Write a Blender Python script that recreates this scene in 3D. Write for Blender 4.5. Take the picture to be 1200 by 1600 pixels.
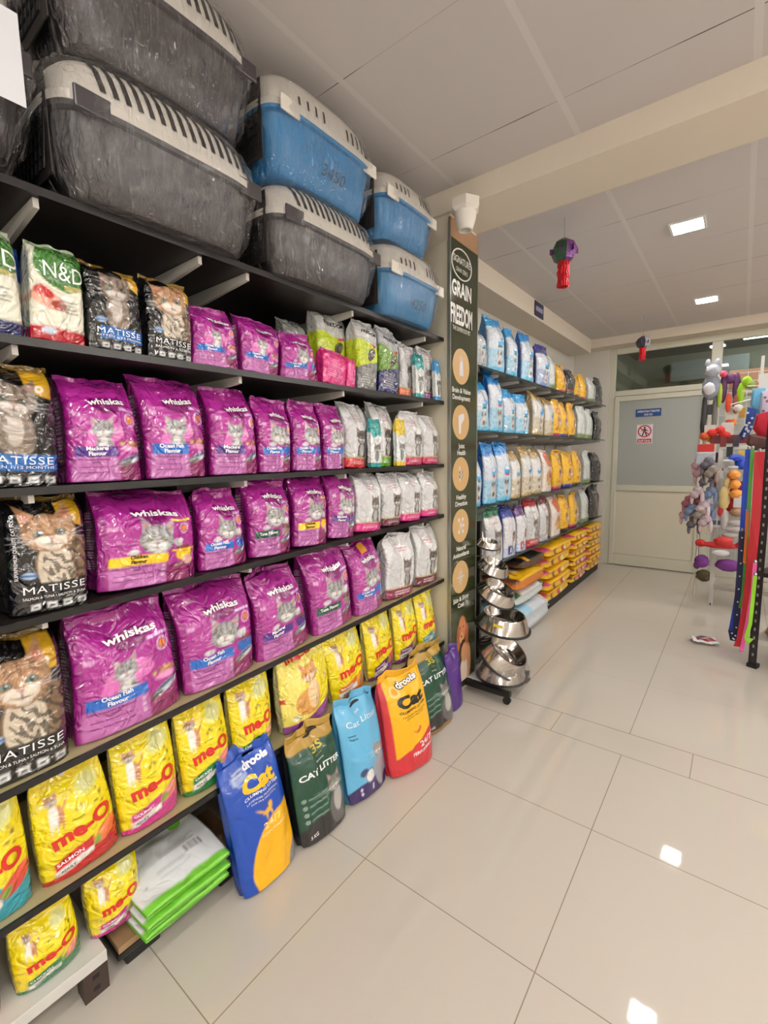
import bpy, bmesh, math, random
import numpy as np
from mathutils import Vector, Matrix
for o in list(bpy.data.objects): bpy.data.objects.remove(o, do_unlink=True)
SC = bpy.context.scene
COL = SC.collection
PI = math.pi

# ---------------------------------------------------------------- camera
CAM_H = 1.44
YAW, PITCH, ROLL = 0.658836378, -0.120508284, -0.017607855
cd = bpy.data.cameras.new('camera'); cam = bpy.data.objects.new('camera', cd); COL.objects.link(cam)
cy_, sy_ = math.cos(YAW), math.sin(YAW); cp_, sp_ = math.cos(PITCH), math.sin(PITCH)
fw = Vector((-sy_*cp_, cy_*cp_, sp_)); rt = Vector((cy_, sy_, 0)); up = rt.cross(fw)
r2 = math.cos(ROLL)*rt + math.sin(ROLL)*up; u2 = -math.sin(ROLL)*rt + math.cos(ROLL)*up
cam.matrix_world = Matrix(((r2.x,u2.x,-fw.x,0),(r2.y,u2.y,-fw.y,0),(r2.z,u2.z,-fw.z,CAM_H),(0,0,0,1)))
cd.sensor_fit = 'HORIZONTAL'; cd.sensor_width = 36; cd.lens = 720.587/1200*36
cd.clip_start = 0.03
SC.camera = cam
# ---------------------------------------------------------------- world, exposure
w = bpy.data.worlds.new('world'); SC.world = w; w.use_nodes = True
w.node_tree.nodes['Background'].inputs[0].default_value = (0.95, 0.93, 0.90, 1)
w.node_tree.nodes['Background'].inputs[1].default_value = 0.35
SC.view_settings.view_transform = 'Standard'; SC.view_settings.look = 'None'
SC.view_settings.exposure = -0.62; SC.view_settings.gamma = 1; SC.view_settings.use_curve_mapping = False
LAMP = 215.0      # emission of the square ceiling lamps
# lamp centres (x, y): the two in view, then unseen ones added for brightness and highlights
LAMPS = [(-0.345,3.51),(-0.34,5.27),(-0.2,0.05),(0.95,0.2),(0.95,1.75),(0.95,3.51),(0.95,5.27),(-0.2,-1.5),(0.95,-1.5),(2.2,1.75),(2.2,3.9)]

# ---------------------------------------------------------------- helpers
def lin(c):
    c = np.asarray(c, float)/255.0
    return np.where(c <= .04045, c/12.92, ((c+.055)/1.055)**2.4)
def rgb(*c):
    l = lin(c); return (float(l[0]), float(l[1]), float(l[2]), 1)
MATS = {}
def mat(name, col=(200,200,200), rough=.5, metal=0, spec=.5, bump=None, coat=0, emit=None, trans=0, alpha=1, noise=None, sheen=0):
    if name in MATS: return MATS[name]
    m = bpy.data.materials.new(name); m.use_nodes = True; nt = m.node_tree; b = nt.nodes['Principled BSDF']
    b.inputs['Base Color'].default_value = rgb(*col); b.inputs['Roughness'].default_value = rough
    b.inputs['Metallic'].default_value = metal; b.inputs['Specular IOR Level'].default_value = spec
    b.inputs['Coat Weight'].default_value = coat; b.inputs['Coat Roughness'].default_value = .06
    b.inputs['Transmission Weight'].default_value = trans; b.inputs['Alpha'].default_value = alpha
    tc = nt.nodes.new('ShaderNodeTexCoord')
    if noise:   # (scale, colour2, contrast)
        n = nt.nodes.new('ShaderNodeTexNoise'); n.inputs['Scale'].default_value = noise[0]; n.inputs['Detail'].default_value = 4
        nt.links.new(tc.outputs['Object'], n.inputs['Vector'])
        mx = nt.nodes.new('ShaderNodeMix'); mx.data_type = 'RGBA'
        mx.inputs[6].default_value = rgb(*col); mx.inputs[7].default_value = rgb(*noise[1])
        nt.links.new(n.outputs['Fac'], mx.inputs[0]); nt.links.new(mx.outputs[2], b.inputs['Base Color'])
    if bump:    # (scale, strength, distance)
        n = nt.nodes.new('ShaderNodeTexNoise'); n.inputs['Scale'].default_value = bump[0]; n.inputs['Detail'].default_value = 3
        nt.links.new(tc.outputs['Object'], n.inputs['Vector'])
        bp = nt.nodes.new('ShaderNodeBump'); bp.inputs['Strength'].default_value = bump[1]; bp.inputs['Distance'].default_value = bump[2]
        nt.links.new(n.outputs['Fac'], bp.inputs['Height']); nt.links.new(bp.outputs[0], b.inputs['Normal'])
        if coat: nt.links.new(bp.outputs[0], b.inputs['Coat Normal'])
    if emit:
        b.inputs['Emission Color'].default_value = rgb(*emit[0]); b.inputs['Emission Strength'].default_value = emit[1]
    MATS[name] = m; return m
def film(name, rough=.3, bs=55, st=.35, coat=.5, spec=.5, dist=.004, facet=.22):
    """printed plastic film: colour comes from the print, the crinkle from noise"""
    if name in MATS: return MATS[name]
    m = bpy.data.materials.new(name); m.use_nodes = True; nt = m.node_tree; b = nt.nodes['Principled BSDF']; L = nt.links
    at = nt.nodes.new('ShaderNodeAttribute'); at.attribute_name = 'print'
    L.new(at.outputs['Color'], b.inputs['Base Color'])
    tc = nt.nodes.new('ShaderNodeTexCoord')
    n = nt.nodes.new('ShaderNodeTexNoise'); n.inputs['Scale'].default_value = bs*.28; n.inputs['Detail'].default_value = 2.2; n.inputs['Distortion'].default_value = 1.1
    L.new(tc.outputs['Object'], n.inputs['Vector'])
    v = nt.nodes.new('ShaderNodeTexNoise'); v.inputs['Scale'].default_value = bs; v.inputs['Detail'].default_value = 1
    L.new(tc.outputs['Object'], v.inputs['Vector'])
    sb = nt.nodes.new('ShaderNodeMath'); sb.operation = 'SUBTRACT'; sb.inputs[1].default_value = .5; L.new(n.outputs['Fac'], sb.inputs[0])
    ab = nt.nodes.new('ShaderNodeMath'); ab.operation = 'ABSOLUTE'; L.new(sb.outputs[0], ab.inputs[0])
    pw_ = nt.nodes.new('ShaderNodeMath'); pw_.operation = 'POWER'; pw_.inputs[1].default_value = .7; L.new(ab.outputs[0], pw_.inputs[0])
    ma = nt.nodes.new('ShaderNodeMath'); ma.operation = 'MULTIPLY_ADD'; ma.inputs[1].default_value = .16
    L.new(v.outputs['Fac'], ma.inputs[0]); L.new(pw_.outputs[0], ma.inputs[2])
    # small dimples: every facet of the crumpled film tips its own way
    vo = nt.nodes.new('ShaderNodeTexVoronoi'); vo.inputs['Scale'].default_value = bs*.75; wp = nt.nodes.new('ShaderNodeMix'); wp.data_type='RGBA'; wp.inputs[0].default_value=.12
    L.new(tc.outputs['Object'], wp.inputs[6]); L.new(n.outputs['Color'], wp.inputs[7]); L.new(wp.outputs[2], vo.inputs['Vector'])
    mb_ = nt.nodes.new('ShaderNodeMath'); mb_.operation='MULTIPLY_ADD'; mb_.inputs[1].default_value=facet; L.new(vo.outputs['Distance'], mb_.inputs[0]); L.new(ma.outputs[0], mb_.inputs[2])
    bp = nt.nodes.new('ShaderNodeBump'); bp.inputs['Strength'].default_value = st; bp.inputs['Distance'].default_value = dist*2.2
    L.new(mb_.outputs[0], bp.inputs['Height']); L.new(bp.outputs[0], b.inputs['Normal']); L.new(bp.outputs[0], b.inputs['Coat Normal'])
    b.inputs['Roughness'].default_value = rough; b.inputs['Coat Weight'].default_value = coat; b.inputs['Coat Roughness'].default_value = .045
    b.inputs['Specular IOR Level'].default_value = spec
    MATS[name] = m; return m

def mesh_obj(name, verts, faces, m=None, parent=None, smooth=False, mats=None, fm=None):
    me = bpy.data.meshes.new(name)
    me.from_pydata([tuple(map(float, v)) for v in verts], [], [tuple(int(i) for i in f) for f in faces])
    if mats:
        for x in mats: me.materials.append(x)
        if fm is not None: me.polygons.foreach_set('material_index', np.asarray(fm, np.int32))
    elif m: me.materials.append(m)
    if smooth: me.polygons.foreach_set('use_smooth', [True]*len(me.polygons))
    me.update()
    o = bpy.data.objects.new(name, me); COL.objects.link(o)
    if parent: o.parent = parent
    return o
def empty(name, loc, rz=0, rot=None):
    o = bpy.data.objects.new(name, None); COL.objects.link(o); o.empty_display_size = .05
    o.location = loc; o.rotation_euler = rot if rot else (0,0,rz); return o
def tag(o, label, cat, group=None, kind=None):
    o['label'] = label; o['category'] = cat
    if group: o['group'] = group
    if kind: o['kind'] = kind
    return o
def structure(o, label=None):
    o['kind'] = 'structure'
    if label: o['label'] = label
    return o

class MB:
    """collects shapes, then links them as one mesh"""
    def __init__(s): s.v=[]; s.f=[]; s.n=0
    def add(s, vs, fs):
        s.v += [tuple(map(float,v)) for v in vs]; s.f += [tuple(i+s.n for i in f) for f in fs]; s.n = len(s.v); return s
    def box(s, x0,x1,y0,y1,z0,z1, M=None):
        vs=[Vector(p) for p in [(x0,y0,z0),(x1,y0,z0),(x1,y1,z0),(x0,y1,z0),(x0,y0,z1),(x1,y0,z1),(x1,y1,z1),(x0,y1,z1)]]
        if M: vs=[M@p for p in vs]
        return s.add(vs,[(0,3,2,1),(4,5,6,7),(0,1,5,4),(1,2,6,5),(2,3,7,6),(3,0,4,7)])
    def tube(s, pts, r, n=8, closed=False):
        pts=[Vector(p) for p in pts]; rs = r if isinstance(r,(list,tuple)) else [r]*len(pts)
        base=s.n; vs=[]; fs=[]; N=len(pts)
        nrm=None
        for i,p in enumerate(pts):
            if closed: t=(pts[(i+1)%N]-pts[i-1])
            else: t=(pts[min(i+1,N-1)]-pts[max(i-1,0)])
            t.normalize()
            if nrm is None:
                nrm=t.orthogonal().normalized()
            else:
                nrm=(nrm-t*nrm.dot(t)).normalized()
            b=t.cross(nrm)
            for k in range(n):
                a=2*PI*k/n; vs.append(p+(nrm*math.cos(a)+b*math.sin(a))*rs[i])
        M=N if closed else N-1
        for i in range(M):
            for k in range(n):
                a=i*n+k; b2=i*n+(k+1)%n; c=((i+1)%N)*n+(k+1)%n; d=((i+1)%N)*n+k
                fs.append((a,b2,c,d))
        if not closed:
            fs.append(tuple(range(n))[::-1]); fs.append(tuple((N-1)*n+k for k in range(n)))
        return s.add(vs,fs)
    def lathe(s, prof, n=32, M=None, sx=1, sy=1, cap=True):
        vs=[];fs=[]
        for r,z in prof:
            for k in range(n):
                a=2*PI*k/n; p=Vector((r*math.cos(a)*sx,r*math.sin(a)*sy,z)); vs.append(M@p if M else p)
        for i in range(len(prof)-1):
            for k in range(n):
                fs.append((i*n+k,i*n+(k+1)%n,(i+1)*n+(k+1)%n,(i+1)*n+k))
        if cap:
            fs.append(tuple(range(n))[::-1]); fs.append(tuple((len(prof)-1)*n+k for k in range(n)))
        return s.add(vs,fs)
    def prism(s, pts, axis, a0, a1, M=None):
        """2-D polygon extruded along axis ('x','y','z')"""
        def P(p,a):
            q={'x':(a,p[0],p[1]),'y':(p[0],a,p[1]),'z':(p[0],p[1],a)}[axis]; q=Vector(q); return M@q if M else q
        n=len(pts); vs=[P(p,a0) for p in pts]+[P(p,a1) for p in pts]
        fs=[tuple(range(n))[::-1],tuple(range(n,2*n))]+[(i,(i+1)%n,n+(i+1)%n,n+i) for i in range(n)]
        return s.add(vs,fs)
    def build(s, name, m, parent=None, smooth=False, bevel=0):
        o = mesh_obj(name, s.v, s.f, m, parent)
        bm = bmesh.new(); bm.from_mesh(o.data); bmesh.ops.recalc_face_normals(bm, faces=bm.faces); bm.to_mesh(o.data); bm.free()
        if smooth:
            o.data.polygons.foreach_set('use_smooth',[True]*len(o.data.polygons))
            try: o.data.set_sharp_from_angle(angle=math.radians(40))
            except Exception: pass
        if bevel:
            b=o.modifiers.new('bevel','BEVEL'); b.width=bevel; b.segments=2; b.limit_method='ANGLE'
        return o

# ---------------------------------------------------------------- lettering
_tx = {}
def glyphs(s, bold=0.0, shear=0.0, spacing=1.0):
    k=(s,bold,shear,spacing)
    if k in _tx: return _tx[k]
    c=bpy.data.curves.new('t','FONT'); c.body=s; c.offset=bold; c.shear=shear; c.space_character=spacing; c.resolution_u=3; c.align_x='CENTER'
    o=bpy.data.objects.new('t',c); COL.objects.link(o); bpy.context.view_layer.update()
    me=bpy.data.meshes.new_from_object(o.evaluated_get(bpy.context.evaluated_depsgraph_get()))
    v=np.zeros(len(me.vertices)*3); me.vertices.foreach_get('co',v); v=v.reshape(-1,3)[:,:2].copy()
    f=[tuple(p.vertices) for p in me.polygons]
    bpy.data.objects.remove(o,do_unlink=True); bpy.data.meshes.remove(me)
    if len(v):
        v[:,0]-=(v[:,0].max()+v[:,0].min())/2
        v[:,1]-=.35
        wd=v[:,0].max()-v[:,0].min()
    else: wd=1
    _tx[k]=(v,f,wd); return _tx[k]
def flat_text(name, s, size, M, m, parent=None, bold=0.0, width=None, spacing=1.0, shear=0.0):
    """text on a flat surface: M maps (x right, y up, z out) to the parent's space; size = cap height"""
    v,f,wd=glyphs(s,bold,shear,spacing); k=size/.69; kx=k if width is None else width/wd
    vs=[M@Vector((a*kx,b*k,0)) for a,b in v]
    return mesh_obj(name,vs,f,m,parent)
# ---------------------------------------------------------------- printed artwork (the colour of the film itself)
class Art:
    def __init__(s, u, v, ar, base, seed=0):
        s.x=u*.5; s.y=v; s.ar=ar; s.c=np.zeros(u.shape+(3,)); s.c[:]=lin(base); s.seed=seed; s.aa=.006
    def put(s, m, col, k=1.0):
        m=np.clip(m,0,1)[...,None]*k
        col = lin(col) if not (isinstance(col,np.ndarray) and col.ndim>1) else col
        s.c=s.c*(1-m)+col*m
    def ss(s, d, aa=None):   # d<0 inside
        a=aa or s.aa; return np.clip(.5-d/(2*a),0,1)
    def rect(s,x0,x1,y0,y1,col,k=1,sl=0):
        y=s.y-sl*s.x
        d=np.maximum(np.maximum((x0-s.x)*s.ar,(s.x-x1)*s.ar),np.maximum(y0-y,y-y1)); s.put(s.ss(d),col,k)
    def ell(s,cx,cy,rx,ry,col,k=1,ang=0,aa=None):
        X=(s.x-cx)*s.ar; Y=s.y-cy; c,n=math.cos(ang),math.sin(ang)
        a=(X*c+Y*n)/rx; b=(-X*n+Y*c)/ry; r=np.sqrt(a*a+b*b); s.put(s.ss((r-1)*min(rx,ry),aa),col,k)
    def ring(s,cx,cy,r,t,col,k=1):
        X=(s.x-cx)*s.ar; Y=s.y-cy; s.put(s.ss(abs(np.sqrt(X*X+Y*Y)-r)-t),col,k)
    def poly(s,pts,col,k=1):
        X=s.x*s.ar; Y=s.y; P=[(p[0]*s.ar,p[1]) for p in pts]; ins=np.zeros(X.shape,bool); dm=np.full(X.shape,9.)
        for i in range(len(P)):
            (x0,y0),(x1,y1)=P[i],P[(i+1)%len(P)]
            if y0!=y1:
                c=((y0>Y)!=(y1>Y))&(X<(x1-x0)*(Y-y0)/(y1-y0)+x0); ins^=c
            dx,dy=x1-x0,y1-y0; t=np.clip(((X-x0)*dx+(Y-y0)*dy)/max(dx*dx+dy*dy,1e-9),0,1)
            dm=np.minimum(dm,np.hypot(X-x0-t*dx,Y-y0-t*dy))
        s.put(s.ss(np.where(ins,-dm,dm)),col,k)
    def noise(s,sc,sd=0):
        r=np.random.RandomState(sd+7); z=np.zeros(s.x.shape)
        for i in range(7):
            a=r.rand()*6.28; f=sc*(.6+r.rand()*1.4); z+=np.sin((s.x*s.ar*math.cos(a)+s.y*math.sin(a))*f+r.rand()*6.28)
        return z/7
    def dots(s,cx,cy,rx,ry,n,r,col,sd=1):
        q=np.random.RandomState(sd)
        for i in range(n):
            a=q.rand()*6.28; t=math.sqrt(q.rand()); s.ell(cx+rx*t*math.cos(a)/s.ar,cy+ry*t*math.sin(a),r*(.7+.6*q.rand()),r*(.7+.5*q.rand()),col[i%len(col)],1,q.rand()*3)
    def lines(s,x0,x1,y0,y1,n,col,k=.8,fill=.4,sd=3):
        q=np.random.RandomState(sd)
        for i in range(n):
            yy=y0+(y1-y0)*(i+.5)/n; h=(y1-y0)/n*fill/2; s.rect(x0,x0+(x1-x0)*(.65+.35*q.rand()),yy-h,yy+h,col,k)
    # a cat's head: c centre, r head half-width (fraction of bag height)
    def cat(s,cx,cy,r,fur=(170,168,170),dark=(95,92,98),light=(225,222,222),eye=(120,130,60),ang=0,pink=(200,140,140),sitting=False,tabby=.8,body=None):
        ar=s.ar; ca,sa=math.cos(ang),math.sin(ang)
        def T(a,b): return (cx+(a*ca-b*sa)*r/ar, cy+(a*sa+b*ca)*r)
        nz=s.noise(26/r,5)
        if sitting:
            s.ell(*T(.05,-1.7),.78*r,1.35*r,fur); s.ell(*T(-.05,-1.45),.42*r,.85*r,light,.85)
            X=(s.x-cx)*ar/r; Y=(s.y-cy)/r
            m=((np.abs(X)<.8)&(Y<-.9)&(Y>-3)&(np.abs(X)>.3))*(np.sin(Y*9+X*2+nz*2)>.25)*.7*tabby
            inb=(((X-.05)/.78)**2+((Y+1.7)/1.35)**2)<1
            s.put(m*inb,dark)
            for sx in (-.3,.3): s.ell(*T(sx,-2.9),.2*r,.28*r,light)
        for sx in (-1,1):
            s.poly([T(sx*.93,.25),T(sx*.98,1.25),T(sx*.28,.72)],fur); s.poly([T(sx*.84,.45),T(sx*.88,1.02),T(sx*.48,.7)],pink,.75)
        s.ell(cx,cy,r*1.0,r*.84,fur,1,ang)
        X=((s.x-cx)*ar*ca+(s.y-cy)*sa)/r; Y=(-(s.x-cx)*ar*sa+(s.y-cy)*ca)/r
        inh=(X*X+(Y/.84)**2)<.95
        s.put(inh*np.clip(nz*.9,0,1)*.5,dark); s.put(inh*np.clip(-nz*.9,0,1)*.5,light)
        s.put(inh*(Y>.22)*(np.sin(X*15+nz*1.2)>.45)*tabby*.8,dark)
        s.put(inh*(np.abs(X)>.55)*(np.sin(Y*14+np.abs(X)*6+nz)>.5)*tabby*.7,dark)
        s.ell(*T(-.22,-.38),.34*r,.27*r,light,.95); s.ell(*T(.22,-.38),.34*r,.27*r,light,.95); s.ell(*T(0,-.62),.25*r,.2*r,light,.9)
        for sx in (-1,1):
            s.ell(*T(sx*.4,.02),.2*r,.135*r,(44,40,40),1,ang-sx*.25); s.ell(*T(sx*.4,.02),.16*r,.105*r,eye,1,ang-sx*.25); s.ell(*T(sx*.4,.02),.065*r,.1*r,(12,12,14)); s.ell(*T(sx*.4+.04,.06),.03*r,.03*r,(240,240,240))
        # fur strokes and the soft modelling of the printed picture
        n2=s.noise(120/r,11); n3=s.noise(60/r,12); q=np.clip(X*X+(Y/.84)**2,0,1.3); inh2=s.ss((np.sqrt(q)-1)*r)[...,None]
        s.c=s.c*(1-inh2)+inh2*s.c*np.clip((1+.16*n2+.12*n3)*(1.04-.42*q*q)+.05*Y,0.3,1.3)[...,None]
        for sx in (-1,1):
            s.ell(*T(sx*.16,.1),.07*r,.32*r,dark,.35,ang-sx*.25); s.ell(*T(sx*.4,.02),.155*r,.1*r,eye,1,ang-sx*.25); s.ell(*T(sx*.4,.02),.06*r,.095*r,(12,12,14)); s.ell(*T(sx*.4+.04,.06),.028*r,.028*r,(240,240,240))
            for k in range(3): s.ell(*T(sx*.75,-.36+.1*k),.34*r,.010*r,(236,236,236),.6,ang+sx*(.22*(k-1)))
        s.poly([T(-.12,-.2),T(.12,-.2),T(0,-.34)],(190,120,118)); s.ell(*T(0,-.42),.03*r,.1*r,(80,60,60)); s.ell(*T(-.12,-.5),.13*r,.025*r,(80,60,60)); s.ell(*T(.12,-.5),.13*r,.025*r,(80,60,60))

def kitten_swoosh(a): a.poly([(-.22,.2),(-.08,.5),(.0,.56),(.1,.5),(.25,.52),(.33,.45),(.28,.36),(.2,.34),(.16,.2)],(222,120,190))
def art_whiskas(u,v,ar,flav='blue',kit=False,big=False):
    a=Art(u,v,ar,(170,42,144)); a.rect(-.6,.6,.86,1.1,(156,34,130)); 
    a.rect(-.6,.12,-.1,.235,(186,104,172)); a.rect(.12,.6,-.1,.2,(136,36,96)); a.rect(-.6,-.42,-.1,1.1,(148,28,124))
    # darker cat-head arch behind the name
    a.ell(.04,.73,.14*1.0,.085,(120,10,98)); a.poly([(-.2,.73),(-.18,.83),(-.08,.79),(.16,.79),(.26,.83),(.28,.73)],(120,10,98))
    a.rect(-.42,-.33,.62,.66,(225,170,215),.8)
    fc={'blue':(10,98,190),'mac':(74,30,130),'tuna':(20,78,62),'chick':(250,205,10)}[flav]
    # round badge
    a.ring(.36,.6,.055,.006,(235,215,235)); a.ell(.36,.6,.038,.036,(235,140,70)); a.rect(.2,.46,.68,.705,(225,190,235) if flav!='chick' else (245,215,60))
    if kit:
        a.poly([(-.36,.24),(-.24,.5),(-.12,.56),(.1,.55),(.2,.52),(.24,.45),(.18,.4),(.08,.38),(.06,.24)],(216,110,184))
        a.cat(-.06,.5,.10,sitting=True,eye=(90,110,130)); a.rect(-.45,.14,-.1,.235,(186,104,172))
        a.dots(.34,.36,.12,.03,26,.014,[(190,140,80),(214,180,110),(150,95,50)]); a.ell(.36,.31,.11,.03,(228,150,200)); 
    else:
        a.cat(.03,.49,.15 if ar<.88 else .185,ang=-.1,eye=(150,160,120))
        a.ell(.27,.44,.065,.045,(196,194,198),1,-.4); a.ell(.3,.46,.04,.03,(226,224,226)); a.ell(-.2,.37,.055,.028,(205,204,206))
        a.ell(.34,.3,.11,.07,fc if flav!='tuna' else (150,120,120)); a.dots(.34,.365,.1,.032,30,.013,[(120,50,22),(170,84,40),(90,36,16)]); a.poly([(.18,.34),(.5,.34),(.5,.36),(.18,.36)],fc)
    if flav in('blue','mac','tuna'):
        a.ell(.34,.21,.13,.035,(196,204,214),1,.35); a.ell(.33,.225,.12,.016,(70,88,110),1,.35); a.ell(.24,.16,.06,.02,(110,100,90),1,.3)
    else:
        a.ell(.38,.23,.07,.055,(226,178,160),1,-.5); a.ell(.27,.19,.06,.02,(110,80,50),1,.2)
    x1=.13
    a.rect(-.42,x1,.235,.335,fc)
    for yy in (.2,.15,.1): a.ring(.08,yy,.013,.003,(235,215,235))
    return a.c
def art_meo(u,v,ar,band=(200,30,60),band2=(230,120,100),kind=0):
    a=Art(u,v,ar,(238,216,8)); a.rect(-.6,.6,.9,1.1,(226,202,0))
    a.ell(.22,.8,.13,.1,(222,222,120),.8,.5); a.ell(.22,.8,.09,.07,(205,205,150),.7,.5)
    a.ell(-.22,.64,.05,.09,(190,130,84)); a.ell(-.27,.66,.035,.10,(240,234,226)); a.ell(-.31,.575,.012,.07,(236,230,222)); a.ell(-.25,.57,.012,.07,(236,230,222)); a.ell(-.18,.57,.013,.06,(190,130,84)); a.ell(-.13,.7,.01,.07,(180,116,70),1,-.6); a.cat(-.27,.78,.055,fur=(196,140,92),dark=(150,96,56),light=(244,238,228),eye=(90,110,60),tabby=.3)
    q=np.random.RandomState(4)
    for i in range(9):
        a.ell(.0+.36*q.rand(),.56+.14*q.rand(),.014,.011,(120,96,20))
    a.poly([(-.6,.04),(-.4,.06),(.1,.17),(.42,.31),(.6,.36),(.6,-.1),(-.6,-.1)],band)
    a.poly([(-.36,.04),(-.36,.2),(.14,.29),(.14,.12)],band); a.poly([(-.36,.05),(-.36,.12),(.12,.19),(.12,.12)],(236,232,226))
    if kind==0:
        a.ell(.3,.26,.13,.07,band2,1,.6); a.ell(.32,.3,.1,.03,tuple(min(255,c+25) for c in band2),1,.6); a.ell(.18,.22,.05,.03,(120,160,60),1,.9)
    else:
        a.ell(.33,.2,.1,.035,(140,150,170),1,.5); a.ell(.22,.26,.05,.04,(230,150,40))
    return a.c
def art_meo_persian(u,v,ar):
    a=Art(u,v,ar,(242,226,110)); a.ell(.25,.45,.3,.4,(240,220,40)); a.poly([(-.6,.1),(-.1,.1),(.2,.17),(.6,.34),(.6,-.1),(-.6,-.1)],(150,70,150))
    a.rect(-.6,-.44,.4,.46,(190,30,40))
    a.ell(-.06,.34,.2,.18,(222,160,80)); a.ell(.05,.42,.1,.2,(236,200,150)); a.cat(.02,.68,.13,fur=(226,160,80),dark=(190,120,50),light=(244,214,170),eye=(170,100,30),tabby=.35)
    a.ell(.36,.55,.035,.035,(226,190,140)); a.ell(-.3,.17,.05,.035,(240,235,210)); 
    return a.c
def art_matisse(u,v,ar,kit=False,blue=False):
    a=Art(u,v,ar,(14,13,15)); 
    a.poly([(.14,1.02),(.14,.86),(.26,.77),(.44,.74),(.44,1.02)],(196,150,30)); a.ring(.3,.82,.022,.006,(235,235,235))
    if kit:
        a.cat(.0,.7,.16,fur=(128,112,98),dark=(70,58,50),light=(196,186,176),eye=(70,80,60),sitting=True,pink=(150,110,100))
    else:
        a.ell(.2,.42,.24,.26,(120,96,70)); a.ell(.04,.4,.13,.24,(206,192,172)); nz=a.noise(60,2)
        a.put((np.sin(a.y*60+a.x*30+nz*4)>.3)*(((a.x-.22)*ar/.2)**2+((a.y-.42)/.22)**2<1)*.8,(50,38,30))
        a.cat(-.0,.71,.2,fur=(176,134,96),dark=(120,80,52),light=(226,212,194),eye=(110,130,120),ang=.12,pink=(180,110,96))
    a.rect(-.6,.6,-.1,.265,(14,13,15))
    if blue: a.rect(-.3,.6,.13,.265,(20,100,176))
    a.ell(-.28,.34,.05,.03,(170,195,220)); a.rect(-.38,-.18,.33,.35,(50,90,150))
    for i in range(4): a.rect(-.28+.2*i,-.16+.2*i,.03,.085,(212,212,210)); a.rect(-.25+.2*i,-.19+.2*i,.045,.06,(40,60,90))
    return a.c
def art_nd(u,v,ar,col=(170,20,36)):
    a=Art(u,v,ar,(226,224,206)); nz=a.noise(40,3)
    a.ell(.1,.78,.26,.26,(58,112,44)); ins=(((a.x-.1)*ar/.26)**2+((a.y-.78)/.26)**2<1); a.put(ins*(np.sin((a.x-a.y)*70+nz*2)>.6)*.6,(104,152,80)); a.put(ins*(nz>.2)*.4,(30,80,30))
    a.rect(-.6,.6,-.1,.14,col); a.ell(-.2,.4,.16,.08,(226,160,140),1,-.4); a.ell(-.28,.47,.09,.05,(190,40,34),1,-.5); a.ell(-.02,.36,.07,.05,(150,50,30)); a.ell(-.2,.1,.06,.035,(200,212,230))
    a.lines(.0,.4,.3,.44,4,(120,120,110)); a.rect(.1,.44,.545,.585,(176,160,90))
    return a.c
def art_rc(u,v,ar,col=(196,24,100),dark=False,top=None,bk=(226,226,226),red=True):
    a=Art(u,v,ar,bk); 
    if top is not None: a.rect(-.6,.6,.86,1.1,top)
    else: a.rect(-.6,.6,.9,1.1,(212,210,210))
    a.lines(-.25,.2,.72,.86,3,(196,90,100),.7); a.ell(-.3,.45,.12,.36,(196,196,198),.8,-.1); 
    g=(110,108,106) if not dark else (70,66,64)
    a.cat(.1,.48,.13,fur=g,dark=(60,58,58) if not dark else (40,38,38),light=(180,178,176),eye=(150,130,80),sitting=True)
    a.rect(-.6,.6,-.1,.15,col); a.lines(-.3,.3,.04,.12,2,(240,220,226),.7); a.rect(-.6,.6,.15,.175,(190,176,140))
    return a.c
def art_freedom(u,v,ar,top=(196,196,192),mid=(190,206,30),low=(110,112,112)):
    a=Art(u,v,ar,top); a.poly([(-.6,.74),(.6,.62),(.6,-.1),(-.6,-.1)],mid); a.poly([(-.6,.3),(.6,.46),(.6,-.1),(-.6,-.1)],low); a.lines(-.36,.3,.06,.32,8,(196,196,190),.6)
    a.ell(.1,.52,.06,.12,(70,62,50),1,-.6); a.ell(.22,.66,.05,.02,(200,60,60),1); return a.c
def art_pouch(u,v,ar,col=(30,150,150)):
    a=Art(u,v,ar,(226,230,230)); a.rect(-.6,.6,.8,1.1,col); a.poly([(-.6,.8),(-.3,.62),(.1,.7),(.6,.62),(.6,.82),(-.6,.82)],col); a.cat(.05,.4,.1*1.1,fur=(120,124,124),sitting=False); a.ell(0,.25,.07,.13,(130,134,134)); a.rect(-.6,.6,-.1,.1,col); a.ell(-.1,.88,.03,.03,(230,240,240)); a.lines(-.3,.3,.55,.62,2,(80,110,110),.6); return a.c
def art_pink(u,v,ar):
    a=Art(u,v,ar,(206,30,120)); a.lines(-.36,.36,.2,.75,9,(232,150,200),.7); return a.c
def art_puppy(u,v,ar,top=(30,150,214),bot=(96,186,226),body=(206,216,226),sec=(40,160,220),lab=(30,110,60),pic=(96,70,60)):
    a=Art(u,v,ar,body); a.rect(-.6,.6,.8,1.1,top); a.poly([(-.6,.8),(-.6,.74),(.0,.79),(.6,.72),(.6,.82)],(222,226,232))
    a.rect(-.6,.6,-.1,.4,tuple(int(.6*c+.4*d) for c,d in zip(body,bot))); a.poly([(-.6,-.1),(-.6,.05),(0,.1),(.6,.04),(.6,-.1)],bot)
    a.ell(.1,.55,.12,.075,sec,1,.3); a.ell(.04,.57,.06,.03,(235,240,245)); a.rect(-.1,.2,.44,.48,lab); a.lines(-.36,.3,.66,.71,1,(190,60,70),.8)
    a.ell(.02,.31,.07,.065,(226,220,216)); a.ell(-.06,.33,.03,.05,pic); a.ell(.1,.33,.03,.05,pic); a.ell(.02,.18,.07,.09,(216,206,200)); a.ell(.05,.16,.04,.05,pic); a.ell(.02,.29,.015,.012,(20,20,20)); a.ell(-.01,.33,.008,.01,(20,20,20)); a.ell(.05,.33,.008,.01,(20,20,20))
    return a.c
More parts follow.
